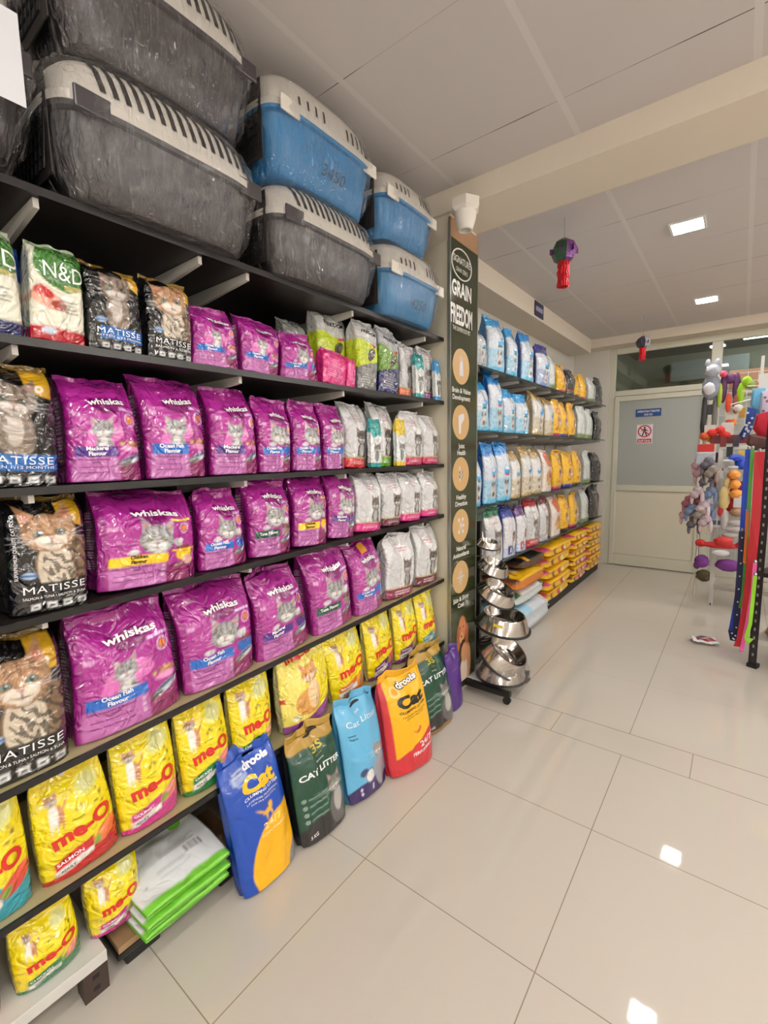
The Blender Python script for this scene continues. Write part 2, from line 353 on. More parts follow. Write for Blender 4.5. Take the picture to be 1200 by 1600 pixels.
def art_letter(u,v,ar,top=(36,54,150),box=(36,46,120)):
    a=Art(u,v,ar,(222,222,226)); a.rect(-.6,.6,.8,1.1,top); a.lines(-.3,.25,.66,.7,1,(200,90,100),.8); a.ell(.15,.4,.08,.1,(150,100,80)); a.ell(.18,.46,.05,.05,(96,60,50)); a.rect(-.6,.6,-.1,.2,(196,204,230)); a.rect(-.3,-.0,.06,.22,box); a.rect(-.2,-.14,.09,.2,(235,235,240)); a.rect(-.2,-.06,.09,.115,(235,235,240)); a.lines(.05,.4,.06,.16,3,(60,70,140),.8); return a.c
def art_yellow(u,v,ar,alt=0):
    a=Art(u,v,ar,(240,186,14)); a.rect(-.6,.6,.88,1.1,(226,168,8)); a.ell(.05,.7,.13,.08,(206,50,36)); a.ell(.05,.7,.09,.045,(245,200,60)); a.ell(.0,.42,.13,.14,(206,150,90)); a.ell(-.05,.45,.06,.06,(120,70,40)); a.ell(.14,.36,.07,.06,(236,226,210)); a.rect(-.6,.6,-.1,.1,[(196,60,110),(90,50,30),(60,60,150)][alt%3]); a.dots(0,.22,.2,.05,14,.018,[(150,90,30),(190,60,40)],alt); return a.c
def art_black(u,v,ar,col=(60,40,44)):
    a=Art(u,v,ar,(22,20,24)); a.ell(0,.5,.14,.2,(70,60,60)); a.ell(0,.6,.07,.07,(130,110,96)); a.rect(-.6,.6,.12,.24,col); a.lines(-.3,.3,.76,.84,2,(190,180,170),.6); return a.c
def art_orange(u,v,ar):
    a=Art(u,v,ar,(226,214,204)); a.ell(.1,.8,.25,.2,(206,96,40)); a.ell(.0,.35,.18,.2,(214,150,90)); a.ell(.1,.4,.07,.07,(160,50,30)); a.ell(-.1,.25,.06,.06,(226,190,60)); return a.c
def art_whitegreen(u,v,ar):
    a=Art(u,v,ar,(214,218,214)); a.ell(.1,.45,.08,.3,(170,176,170)); a.rect(-.6,.6,-.1,.14,(110,130,70)); return a.c
def art_litter_blue(u,v,ar):
    a=Art(u,v,ar,(24,72,170)); a.ell(.36,.1,.35,.40,(240,178,16)); a.rect(.12,.6,-.1,.17,(240,178,16)); a.poly([(.3,-.02),(.36,.1),(.5,.2),(.6,.2),(.6,-.1),(.3,-.1)],(120,120,124))
    a.ring(-.22,.85,.05,.006,(150,170,210)); a.lines(-.34,-.12,.82,.88,3,(200,210,235),.9,.5)
    a.ell(.06,.53,.045,.018,(240,178,16),1,.3); a.ell(.12,.565,.02,.02,(240,178,16)); a.ell(-.05,.54,.035,.008,(240,178,16),1,-.5); a.ell(.03,.5,.008,.025,(240,178,16)); a.ell(.12,.51,.008,.025,(240,178,16),1,.3); return a.c
def art_litter_green(u,v,ar,brown=False):
    a=Art(u,v,ar,(16,66,48)); a.rect(-.6,.6,.86,1.1,(176,140,60)); a.ell(-.1,.04,.3,.17,(38,36,36)); a.rect(-.6,.6,-.1,.03,(34,32,32) if not brown else (150,110,60))
    a.ell(.24,.2,.13,.17,(96,94,92)); a.ell(.24,.26,.07,.12,(176,172,168)); a.cat(.2,.42,.085*1.1,fur=(130,126,122),dark=(60,58,56),light=(196,192,188),eye=(170,180,110))
    for i in range(4): a.ring(-.38,.42-.065*i,.012,.003,(190,205,196)); a.rect(-.32,-.0,.412-.065*i,.424-.065*i,(150,180,166),.7)
    return a.c
def art_litter_sky(u,v,ar):
    a=Art(u,v,ar,(98,176,216)); a.ell(0,-.0,.4,.16,(56,38,92)); a.rect(-.6,.6,-.1,.08,(56,38,92)); a.ell(.25,.2,.1,.17,(150,152,160)); a.cat(.24,.4,.075,fur=(150,152,158),dark=(96,98,106),light=(206,208,212),eye=(210,170,60),tabby=.4)
    a.ell(-.18,.26,.055,.04,(50,60,100)); a.ell(-.05,.2,.075,.06,(226,226,224)); a.ring(-.05,.2,.065,.006,(80,90,140)); a.dots(-.05,.2,.05,.04,20,.01,[(200,198,190),(236,234,228)])
    for i in (0,1): a.ell(-.26,.1-.045*i,.012,.016,(220,225,235)); a.ell(-.0,.09-.03*i,.012,.014,(220,225,235))
    return a.c
def art_litter_yellow(u,v,ar):
    a=Art(u,v,ar,(240,180,14)); a.poly([(-.6,.16),(-.32,.17),(.46,.36),(.6,.38),(.6,-.1),(-.6,-.1)],(200,44,54)); a.poly([(-.6,1.1),(-.6,.0),(-.36,.0),(-.43,1.1)],(200,44,54)); a.ring(-.24,.82,.045,.012,(236,206,120)); a.ell(-.24,.82,.035,.035,(226,150,20))
    a.ell(.1,.375,.035,.014,(200,60,40),1,.3); a.ell(.15,.4,.015,.015,(200,60,40)); a.ell(.02,.38,.025,.006,(200,60,40),1,-.5); return a.c
def art_flatwhite(u,v,ar):
    a=Art(u,v,ar,(228,232,234)); a.rect(-.6,.6,-.1,.1,(120,200,60)); a.lines(-.1,.35,.5,.82,12,(120,124,128),.6,.3); a.rect(.12,.36,.36,.48,(235,235,235))
    for i in range(14): a.rect(.13+.016*i,.136+.016*i,.37,.47,(60,60,64))
    a.lines(-.2,.2,.26,.42,5,(150,154,158),.5,.3); a.ell(-.34,.78,.03,.05,(60,130,60)); a.ell(-.3,.7,.03,.04,(60,130,60)); a.ell(-.36,.3,.012,.012,(90,90,150)); return a.c
def art_plain(u,v,ar,col=(80,40,140),c2=None):
    a=Art(u,v,ar,col); 
    if c2: a.ell(.1,.5,.2,.14,c2)
    a.lines(-.3,.2,.6,.75,3,tuple(min(255,c+50) for c in col),.6); return a.c
# ---------------------------------------------------------------- a filled film bag
def smooth(x,a,b):
    t=np.clip((x-a)/(b-a),0,1); return t*t*(3-2*t)
class Shape:
    def __init__(s,w,h,D,style,seed,wt=None):
        s.w,s.h,s.D,s.style=w,h,D,style; s.r=np.random.RandomState(seed); s.wt=(wt or w)/w
        r=s.r; s.cr=[(r.rand()*6.28,r.rand(),(.02+.05*r.rand()),(r.rand()-.5)) for _ in range(7)]
        s.ph=r.rand(8)*6.28; s.tilt=(r.rand()-.5)*.3
    def a(s,v):   # half width
        base=s.w/2*(1+(s.wt-1)*v)
        if s.style=='quad': return base*(1-.03*smooth(v,0,.1)*0-.02*np.sin(v*PI))
        if s.style=='pillow': return base*(.95+.05*np.sin(v*PI))
        if s.style=='sack': return base*(.94+.06*np.sin(v*PI))
        if s.style=='litter': return base*(.93+.07*smooth(v,0,.12)-.05*smooth(v,.8,1))
        return base
    def b(s,v):   # half depth
        D=s.D/2
        if s.style=='quad': return D*(.0+1.0*(1-smooth(v,.6,1.02))**.8*(.9+.16*np.sin(np.clip(v,0,1)*PI)))+.002
        if s.style=='pillow': return D*(.35+.65*np.sin(np.clip(v*1.05+.12,0,1)*PI)**.7)*(1-smooth(v,.8,1.0))+.002
        if s.style=='sack': return D*(.62+.38*np.sin(np.clip(v,0,1)*PI)**.4)*(1-.8*smooth(v,.93,1.0))
        if s.style=='litter': return D*(.62+.4*np.sin(np.clip(v*1.0+.1,0,1)*PI)**.7)*(1-smooth(v,.74,.99))+.003
        return D*(.85+.2*np.sin(v*PI))*(1-smooth(v,.78,1.0)**1.5*.97)+.002
    def E(s,u):
        k={'quad':.55,'pillow':.28,'litter':.3,'flat':.6,'sack':.58}[s.style]; p={'quad':2.6,'pillow':2.8,'litter':2.6,'flat':5,'sack':3}[s.style]
        return k+(1-k)*np.clip(1-np.abs(u)**p,0,1)**.75
    def wr(s,u,v):
        A=s.w*.034; z=np.zeros(np.broadcast(u,v).shape)
        for th,c,wd,am in s.cr:
            d=(u*.5*math.cos(th)+v*math.sin(th))-(c-.5)*.9
            z=z+A*am*np.exp(-(d/wd)**2)
        z=z+A*.55*np.sin(u*7+s.ph[0]+2*np.sin(v*3+s.ph[1]))*np.exp(-((v-.93)/.16)**2)
        z=z+A*.3*np.sin(u*13+s.ph[2])*np.exp(-((v-.97)/.1)**2)
        z=z+A*.3*np.sin(u*4+v*6+s.ph[3])+A*.2*np.sin(u*9-v*7+s.ph[4])
        z=z-A*.55*np.abs(np.sin(u*2.6+v*5.2+s.ph[0]))*(.35+.65*smooth(v,.5,.9))-A*.4*np.abs(np.sin(u*3.7-v*4.4+s.ph[2]))*(1-.6*smooth(v,.2,.5))
        z=z+A*.35*np.sin(u*8+s.ph[5])*np.exp(-((v-.02)/.07)**2)
        return z*np.clip(1.15-np.abs(u)**6,0,1)
    def top(s,u):  # uneven top edge
        return s.h*(1+.014*np.sin(u*4+s.ph[6])+.006*np.sin(u*9+s.ph[3])+s.tilt*.07*u)
    def front(s,u,v,off=0.0):
        u=np.asarray(u,float); v=np.asarray(v,float)
        a=s.a(v); y=-(s.b(v)*s.E(u))-s.wr(u,v)*smooth(v,-.05,.1)-off
        z=s.top(u)*v
        fl=smooth(v,.86,1.06)*s.D*(.22*np.sin(s.ph[7])+.16*np.sin(u*3.5+s.ph[6]))
        return np.stack([u*a, y+fl+0*z, z+0*u],-1)
def decal_mesh(sh, pts2d, faces, off):
    """pts2d in metres on the front (x right from centre, z up)"""
    x=pts2d[:,0]; z=pts2d[:,1]; v=np.clip(z/sh.h,0,1.02); u=np.clip(x/sh.a(v),-1,1)
    return sh.front(u,v,off)
def grid_cut(v,f,step):
    bm=bmesh.new(); vs=[bm.verts.new((a,b,0)) for a,b in v]
    for q in f:
        try: bm.faces.new([vs[i] for i in q])
        except ValueError: pass
    x0,x1,y0,y1=v[:,0].min(),v[:,0].max(),v[:,1].min(),v[:,1].max()
    for ax,a0,a1 in ((0,x0,x1),(1,y0,y1)):
        t=a0+step
        while t<a1:
            p=[0,0,0]; p[ax]=t; n=[0,0,0]; n[ax]=1
            bmesh.ops.bisect_plane(bm,geom=bm.verts[:]+bm.edges[:]+bm.faces[:],plane_co=p,plane_no=n); t+=step
    bm.verts.index_update(); V=np.array([(q.co.x,q.co.y) for q in bm.verts]); F=[tuple(x.index for x in q.verts) for q in bm.faces]; bm.free(); return V,F
def add_text(sh,root,name,s,cx,cy,size,m,bold=.0,rot=0,width=None,off=.0016,spacing=1.0,shear=0.0,label=None):
    """cx,cy as fraction of width / height, size = cap height fraction of height"""
    v,f,wd=glyphs(s,bold,shear,spacing); k=size*sh.h/.69; kx=k if width is None else width*sh.w/wd
    p=np.stack([v[:,0]*kx,v[:,1]*k],-1); c,n=math.cos(rot),math.sin(rot)
    p=np.stack([p[:,0]*c-p[:,1]*n+cx*sh.w, p[:,0]*n+p[:,1]*c+cy*sh.h],-1)
    if size*sh.h>.022: p,f=grid_cut(p,f,.014)
    o=mesh_obj(name,decal_mesh(sh,p,f,off),f,m,root,smooth=True)
    if label: o['label']=label
    return o
def make_bag(name,label,cat,group,art,w,h,D,loc,style='quad',yaw=0,tilt=0,roll=0,seed=1,res=(40,56),wt=None,filmname='film_gloss',side=None,texts=(),parts=True,lying=False,handle=None,sealcol=None,name_body='bag_body'):
    sh=Shape(w,h,D,style,seed,wt); nu,nv=res; vt=.95 if style!='litter' else .93
    uf=np.linspace(-1,1,nu+1); vv=np.linspace(0,vt,nv+1); ns=5
    rows=[]; cols=[]; ar=w/h
    U,V=np.meshgrid(uf,vv); F=sh.front(U,V); C=art(U,V/ .965 if style!='litter' else V/.965,ar)
    sc0 = side if callable(side) else (lin(side) if side is not None else None)
    # back and sides
    k=sh.E(1.0); ring=[]; cring=[]
    for j,v in enumerate(vv):
        fr=F[j]; a=float(sh.a(v)); b=float(sh.b(v)); L=fr[0]; R=fr[-1]
        zz=lambda u: float(sh.top(np.array(u)))*v
        side_pts=lambda P,sx: [ (P[0]*(1-.06*math.sin(PI*t)*(b/(D/2))) , P[1]+(b*k*2)*t+0*sx, P[2]) for t in [i/(ns) for i in range(1,ns+1)]]
        rs=side_pts(R,1); ls=side_pts(L,-1)[::-1]
        nb=4; bp=[]
        for i in range(1,nb):
            t=i/nb; bx=rs[-1][0]*(1-t)+ls[0][0]*t; by=(rs[-1][1]*(1-t)+ls[0][1]*t)+b*.35*math.sin(PI*t); bp.append((bx,by,rs[-1][2]*(1-t)+ls[0][2]*t))
        ring.append([tuple(p) for p in fr]+rs+bp+ls)
        sc = lin(sc0(v)) if callable(sc0) else sc0
        c0=C[j]; cR=sc if sc is not None else c0[-1]*.95; cL=sc if sc is not None else c0[0]*.95
        cl=[cL]*ns
        if res[0]>=40 and style=='quad' and (int(v*70)%2==0) and .2<v<.78:
            cl=[cL]+[cL*.5+.45]*(ns-3)+[cL]*2
        cring.append(list(c0)+[cR]*ns+[cR]*(nb-1)+cl)
    n=len(ring[0]); vs=[p for r_ in ring for p in r_]; cs=np.array([c for r_ in cring for c in r_])
    fs=[(j*n+i,j*n+(i+1)%n,(j+1)*n+(i+1)%n,(j+1)*n+i) for j in range(len(ring)-1) for i in range(n)]
    fs.append(tuple(range(n))[::-1]); fs.append(tuple((len(ring)-1)*n+i for i in range(n)))
    fm=film(filmname) if filmname in MATS or True else None
    def put(o,cs):
        at=o.data.color_attributes.new('print','FLOAT_COLOR','POINT'); q=np.ones((len(cs),4),np.float32); q[:,:3]=cs; at.data.foreach_set('color',q.ravel())
    Rz=PI/2+yaw
    if parts:
        root=empty(name,loc,rot=None); body=mesh_obj(name_body,vs,fs,fm,root,smooth=True)
    else:
        # seal folded into the same mesh
        body=mesh_obj(name,vs,fs,fm,None,smooth=True); root=body; root.location=loc
    put(body,cs)
    # top seal: a thin crimped strip
    us=np.linspace(-1,1,(nu if parts else max(8,nu//2))+1); sv=np.linspace(vt-.004,1.0,7 if parts else 3)
    su,svv=np.meshgrid(us,sv); P=sh.front(su,svv); yc=-0.0
    amp=.0012*np.cos(np.arange(len(sv))*PI)[:,None] if parts else 0
    # the strip sits on the mid plane of the top
    base=P.copy(); mid=(P[...,1]+sh.b(svv)*sh.E(su)); base[...,1]=mid+amp
    V1=base.copy(); V1[...,1]-=.0012; V2=base.copy(); V2[...,1]+=.0012
    m_,n_=su.shape; vs2=np.concatenate([V1.reshape(-1,3),V2.reshape(-1,3)]); N=m_*n_
    f2=[]
    for j in range(m_-1):
        for i in range(n_-1):
            a=j*n_+i; f2.append((a,a+1,a+n_+1,a+n_)); f2.append((N+a,N+a+n_,N+a+n_+1,N+a+1))
    for i in range(n_-1): a=(m_-1)*n_+i; f2.append((a,a+1,N+a+1,N+a))
    for j in range(m_-1):
        a=j*n_; f2.append((a,a+n_,N+a+n_,N+a)); a=j*n_+n_-1; f2.append((a,N+a,N+a+n_,a+n_))
    tc=lin(sealcol) if sealcol is not None else C[-1].mean(axis=0)*.92
    if parts:
        so=mesh_obj('top_seal',vs2,f2,fm,root,smooth=True); put(so,np.repeat(tc[None],len(vs2),0))
    else:
        # join into body
        me=body.data; allv=vs+[tuple(p) for p in vs2]; off=len(vs); allf=fs+[tuple(i+off for i in q) for q in f2]
        bpy.data.objects.remove(body,do_unlink=True); body=mesh_obj(name,allv,allf,fm,None,smooth=True); root=body; root.location=loc
        put(body,np.concatenate([cs,np.repeat(tc[None],len(vs2),0)]))
    for t in texts: add_text(sh,root,**t[1])
    if handle and parts:
        hx,hz,hw,hh=handle
        g=[(math.cos(q)*hw/2*w if abs(math.cos(q))>.0 else 0, math.sin(q)*hh/2*h) for q in np.linspace(0,2*PI,17)[:-1]]
        pv=np.array([(hx*w+a,hz*h+b) for a,b in g]); pf=[tuple(range(16))]; pv,pf=grid_cut(pv,pf,.012)
        mesh_obj('handle_slot',decal_mesh(sh,pv,pf,.002),pf,mat('slot_dark',(16,14,14),.6),root)
    # rz 90 deg turns the front to the aisle; tilt leans the top back, roll tips it along the shelf
    if lying: root.rotation_euler=lying
    else:
        root.rotation_mode='XYZ'
        M=Matrix.Rotation(Rz,4,'Z')@Matrix.Rotation(-tilt,4,'X')@Matrix.Rotation(roll,4,'Y')
        root.rotation_euler=M.to_euler('XYZ')
    tag(root,label,cat,group)
    return root,sh
film('film_gloss',.22,46,.8,1.0,dist=.007,facet=.42); film('film_satin',.34,26,.45,.35,dist=.006,facet=.22)
# ================================================================= the setting
XW=-1.80; YB=6.45; ZC=2.80; XR=3.2; YN=-2.6
def floor_mat():
    m=bpy.data.materials.new('floor_tiles'); m.use_nodes=True; nt=m.node_tree; L=nt.links; b=nt.nodes['Principled BSDF']
    geo=nt.nodes.new('ShaderNodeNewGeometry'); sp=nt.nodes.new('ShaderNodeSeparateXYZ'); L.new(geo.outputs['Position'],sp.inputs[0])
    def M(op,a,bb=None,c=None):
        n=nt.nodes.new('ShaderNodeMath'); n.operation=op
        for i,x in enumerate((a,bb,c)):
            if x is None: continue
            if isinstance(x,(int,float)): n.inputs[i].default_value=x
            else: L.new(x,n.inputs[i])
        return n.outputs[0]
    X,Y=sp.outputs['X'],sp.outputs['Y']; S=.617; W=.0016
    def line(c,o,s): return M('LESS_THAN',M('PINGPONG',M('ADD',c,-o+s*20),s/2*1.0),W)
    inS=M('MULTIPLY',M('GREATER_THAN',Y,2.304),M('LESS_THAN',Y,2.512)); nS=M('SUBTRACT',1.0,inS)
    lx=M('MULTIPLY',line(X,-.99,S),nS); lxs=M('MULTIPLY',line(X,-.71,.61),inS)
    near=M('MULTIPLY',M('LESS_THAN',Y,2.308),line(Y,1.750-S*0,S)); nr2=M('MULTIPLY',near,M('LESS_THAN',Y,2.2))
    e1=M('LESS_THAN',M('ABSOLUTE',M('ADD',Y,-2.304)),.002); e2=M('LESS_THAN',M('ABSOLUTE',M('ADD',Y,-2.512)),.0024)
    far=M('MULTIPLY',M('GREATER_THAN',Y,2.6),line(Y,2.512+S*2,S*1.0))
    t=lx
    for q in (lxs,nr2,e1,e2,M('MULTIPLY',far,.35)): t=M('MAXIMUM',t,q)
    n=nt.nodes.new('ShaderNodeTexNoise'); n.inputs['Scale'].default_value=1.3; n.inputs['Detail'].default_value=3; L.new(geo.outputs['Position'],n.inputs['Vector'])
    mx=nt.nodes.new('ShaderNodeMix'); mx.data_type='RGBA'; mx.inputs[6].default_value=rgb(192,184,171); mx.inputs[7].default_value=rgb(198,191,180); L.new(n.outputs['Fac'],mx.inputs[0])
    m2=nt.nodes.new('ShaderNodeMix'); m2.data_type='RGBA'; m2.inputs[7].default_value=rgb(128,114,96); L.new(mx.outputs[2],m2.inputs[6]); L.new(M('MULTIPLY',t,.8),m2.inputs[0])
    L.new(m2.outputs[2],b.inputs['Base Color']); b.inputs['Roughness'].default_value=.035; b.inputs['Specular IOR Level'].default_value=.5
    n2=nt.nodes.new('ShaderNodeTexNoise'); n2.inputs['Scale'].default_value=5; L.new(geo.outputs['Position'],n2.inputs['Vector'])
    bp=nt.nodes.new('ShaderNodeBump'); bp.inputs['Strength'].default_value=.04; bp.inputs['Distance'].default_value=.01; L.new(n2.outputs['Fac'],bp.inputs['Height']); L.new(bp.outputs[0],b.inputs['Normal'])
    return m
def ceil_mat():
    m=bpy.data.materials.new('ceiling_panels'); m.use_nodes=True; nt=m.node_tree; L=nt.links; b=nt.nodes['Principled BSDF']
    geo=nt.nodes.new('ShaderNodeNewGeometry'); sp=nt.nodes.new('ShaderNodeSeparateXYZ'); L.new(geo.outputs['Position'],sp.inputs[0])
    def M(op,a,bb=None):
        n=nt.nodes.new('ShaderNodeMath'); n.operation=op
        for i,x in enumerate((a,bb)):
            if x is None: continue
            if isinstance(x,(int,float)): n.inputs[i].default_value=x
            else: L.new(x,n.inputs[i])
        return n.outputs[0]
    X,Y=sp.outputs['X'],sp.outputs['Y']
    # dark gaps across, and pale T bars along, broken up the way old panels sit unevenly
    dy=M('PINGPONG',M('ADD',Y,-2.59+.6*20),.3); n=nt.nodes.new('ShaderNodeTexNoise'); n.inputs['Scale'].default_value=2.3; L.new(geo.outputs['Position'],n.inputs['Vector'])
    wy=M('MULTIPLY',M('SUBTRACT',n.outputs['Fac'],.42),.014); gy=M('LESS_THAN',dy,M('MAXIMUM',wy,.0004))
    dx=M('PINGPONG',M('ADD',X,.64+.6*20),.3); gx=M('LESS_THAN',dx,.012)
    mx=nt.nodes.new('ShaderNodeMix'); mx.data_type='RGBA'; mx.inputs[6].default_value=rgb(206,200,198); mx.inputs[7].default_value=rgb(96,86,78); L.new(M('MULTIPLY',gy,M('SUBTRACT',1.0,gx)),mx.inputs[0])
    m2=nt.nodes.new('ShaderNodeMix'); m2.data_type='RGBA'; m2.inputs[7].default_value=rgb(214,209,206); L.new(mx.outputs[2],m2.inputs[6]); L.new(gx,m2.inputs[0])
    L.new(m2.outputs[2],b.inputs['Base Color']); b.inputs['Roughness'].default_value=.85; return m
wall_m=mat('wall_paint',(216,211,202),.7,bump=(60,.08,.002))
cream=mat('beam_paint',(222,211,194),.7,bump=(50,.08,.002))
structure(MB().box(XW,XR,YN,YB+2.4,-.05,0).build('floor',floor_mat()))
ceil=MB().box(XW,XR,YN,YB+.1,ZC,ZC+.05).build('ceiling',ceil_mat()); structure(ceil)
structure(MB().box(XW-.1,XW,YN,YB+.1,0,ZC).build('wall_left',wall_m))
structure(MB().box(XR,XR+.1,YN,YB+.1,0,ZC).build('wall_right',wall_m))
structure(MB().box(XW,XR,YN-.1,YN,0,ZC).build('wall_front',wall_m))
structure(MB().box(-1.27,XR,2.24,2.56,2.69,ZC).box(XW,-1.27,2.24,2.56,2.69,ZC).build('trim_1',cream),'cream ceiling beam crossing the shop')
structure(MB().box(XW,-1.28,2.26,2.56,0,2.69).build('trim_2',cream),'cream pillar behind the green poster')
structure(MB().box(XW,-1.54,2.56,6.17,2.645,ZC).build('trim_3',cream),'cream boxed soffit along the left wall')
structure(MB().box(XW,XR,6.17,6.45,2.70,ZC).build('trim_4',cream),'cream lintel over the glazed partition')
structure(MB().box(XW,-1.37,6.40,6.50,0,2.70).box(.95,XR,6.40,6.50,0,2.70).build('wall_back',wall_m))
# ---- glazed partition: door, transoms
al=mat('cream_aluminium',(206,204,186),.38,spec=.5); alp=mat('cream_panel',(212,207,188),.5)
fr=MB(); Y0,Y1=6.42,6.48
fr.box(-1.37,-1.30,Y0,Y1,0,2.70).box(-.335,-.235,Y0,Y1,0,2.63).box(-1.30,.95,Y0,Y1,2.63,2.70).box(-1.30,-.335,Y0,Y1,2.125,2.19).box(.88,.95,Y0,Y1,0,2.63).box(-.235,.88,Y0,Y1,2.125,2.19).box(-.235,.88,Y0,Y1,0,.1)
structure(fr.build('window_1',al,bevel=.006),'cream aluminium frame of the glazed partition')
def glass_mat(name,rough,alpha_tint,mixf):
    m=bpy.data.materials.new(name); m.use_nodes=True; nt=m.node_tree; L=nt.links; b=nt.nodes['Principled BSDF']
    b.inputs['Base Color'].default_value=rgb(*alpha_tint); b.inputs['Roughness'].default_value=rough
    tr=nt.nodes.new('ShaderNodeBsdfTransparent'); mx=nt.nodes.new('ShaderNodeMixShader'); mx.inputs[0].default_value=mixf
    gl=nt.nodes.new('ShaderNodeBsdfGlossy'); gl.inputs['Roughness'].default_value=.03
    L.new(tr.outputs[0],mx.inputs[1]); L.new(gl.outputs[0],mx.inputs[2]); L.new(mx.outputs[0],nt.nodes['Material Output'].inputs[0]); tr.inputs[0].default_value=rgb(*alpha_tint); return m
clear=glass_mat('clear_glass',.02,(214,224,220),.10)
structure(MB().box(-1.30,-.335,6.447,6.453,2.19,2.63).build('window_2',clear),'clear transom pane over the door')
structure(MB().box(-.235,.88,6.447,6.453,2.19,2.63).build('window_3',clear),'clear transom pane right of the door')
fro=mat('frosted_glass',(192,196,191),.32,spec=.5,trans=.25,noise=(1.2,(180,184,178)))
structure(MB().box(-.235,.88,6.445,6.455,.1,2.125).build('window_4',fro),'frosted fixed pane behind the toy rack')
# door leaf
dr=empty('door_1',(-.82,6.43,0)); structure(dr,'cream aluminium door with a frosted upper pane')
d=MB().box(-.48,-.425,-.02,.02,.01,2.12).box(.425,.48,-.02,.02,.01,2.12).box(-.425,.425,-.02,.02,2.06,2.12).box(-.425,.425,-.02,.02,.96,1.03).box(-.425,.425,-.02,.02,.01,.15)
d.build('door_frame',al,dr,bevel=.005)
MB().box(-.425,.425,-.008,.008,.15,.96).build('lower_panel',alp,dr)
MB().box(-.425,.425,-.004,.004,1.03,2.06).build('frosted_pane',fro,dr)
MB().box(-.425,.425,-.021,-.018,.145,.152).box(-.425,.425,-.021,-.018,.955,.962).build('panel_bead',mat('bead',(170,166,148),.4),dr)
# room beyond
wr=mat('far_room_paint',(206,200,178),.8)
tube=mat('tube_glow',(255,255,255),.5,emit=((250,252,255),38))
for i,(x,y) in enumerate(((-.10,7.3),(-.05,8.0))):
    tag(MB().box(x-.03,x+.6,y-.03,y+.03,2.90,2.945).build('tube_lamp',tube,bevel=.01),'bright tube light %s the room behind the partition'%('nearer in','farther in')[i],'ceiling light')
structure(MB().box(-1.5,1.6,6.5,8.9,2.95,3.0).build('trim_5',mat('far_ceiling',(150,148,140),.8)),'ceiling of the room behind the partition')
structure(MB().box(-1.55,-1.5,6.5,8.9,0,2.95).box(-1.5,1.6,8.85,8.9,0,2.95).box(1.55,1.6,6.5,8.85,0,2.95).build('trim_6',wr),'walls of the room behind the partition')
o=MB().box(-.95,.0,8.5,8.80,2.52,2.80).box(-.95,0,8.48,8.5,2.50,2.56).build('air_conditioner',mat('ac_white',(205,205,205),.5),bevel=.02); tag(o,'white wall air conditioner seen through the transom above the door','air conditioner')
# ---- signs on the door
blue=mat('sign_blue',(26,74,140),.4); white=mat('print_white',(236,236,236),.4); red=mat('sign_red',(196,40,58),.4)
FY=Matrix(((1,0,0,0),(0,0,-1,0),(0,1,0,0),(0,0,0,1)))   # x right, y up, facing -Y
s=empty('door_sign',(-.925,6.4255,1.905)); tag(s,'small blue nameplate with white lettering on the frosted door pane','sign')
MB().box(-.135,.135,-.004,0,-.045,.045).build('plate',blue,s)
flat_text('lettering','OPERATION THEATRE',.022,Matrix.Translation((0,-.0045,.016))@FY,white,s,.02,.235)
flat_text('lettering','AND ICU',.022,Matrix.Translation((0,-.0045,-.022))@FY,white,s,.02,.09)
s=empty('warning_notice',(-.955,6.4255,1.655)); tag(s,'white notice with a red no-entry walking figure and staff only banner on the door','sign')
MB().box(-.085,.085,-.002,0,-.115,.11).build('sheet',mat('paper',(226,220,224),.5),s)
rg=MB(); rg.lathe([(.058,-.0035),(.072,-.0035),(.072,-.002),(.058,-.002)],40,Matrix.Translation((0,0,.03))@Matrix.Rotation(PI/2,4,'X')@Matrix.Translation((0,0,.0057)),cap=False)
o=MB(); N=40
for i in range(N):
    a0,a1=2*PI*i/N,2*PI*(i+1)/N
    o.prism([(.06*math.cos(a0),.03+.06*math.sin(a0)),(.073*math.cos(a0),.03+.073*math.sin(a0)),(.073*math.cos(a1),.03+.073*math.sin(a1)),(.06*math.cos(a1),.03+.06*math.sin(a1))],'y',-.004,-.002)
Rb=Matrix.Translation((0,0,.03))@Matrix.Rotation(math.radians(40),4,'Y'); o.box(-.066,.066,-.004,-.002,-.006,.006,Rb); o.box(-.075,.075,-.004,-.002,-.105,-.062); o.build('no_entry_ring',red,s)
g=MB(); g.lathe([(.0,-.001),(.011,-.001),(.011,.001),(0,.001)],16,Matrix.Translation((0,-.003,.072))@Matrix.Rotation(PI/2,4,'X'),cap=False)
g.prism([(-.012,.058),(.012,.058),(.014,.02),(-.014,.02)],'y',-.0037,-.002).prism([(-.014,.022),(0,.022),(-.02,-.03),(-.032,-.03)],'y',-.0037,-.002).prism([(0,.022),(.014,.022),(.03,-.03),(.018,-.03)],'y',-.0037,-.002).prism([(.012,.056),(.038,.034),(.034,.028),(.01,.046)],'y',-.0037,-.002).prism([(-.012,.056),(-.034,.034),(-.03,.028),(-.008,.046)],'y',-.0037,-.002)
g.build('walking_figure',mat('print_black',(22,22,24),.5),s)
flat_text('lettering','Staff Only',.024,Matrix.Translation((0,-.0045,-.084))@FY,white,s,.01,.13)
# ---- soffit sign
FX=Matrix(((0,0,1,0),(1,0,0,0),(0,1,0,0),(0,0,0,1)))    # x right (world +y), y up, facing +X
s=empty('soffit_sign',(-1.538,4.33,2.727)); tag(s,'small dark blue nameplate on the cream soffit above the far shelves','sign')
MB().box(0,.006,-.11,.11,-.062,.062).build('plate',mat('sign_navy',(40,38,76),.4),s)
g=MB()
for i in range(8):
    g.box(.006,.0068,-.088+.022*i,-.070+.022*i,-.018,.022)
g.build('lettering',mat('sign_grey_print',(170,170,196),.5),s)
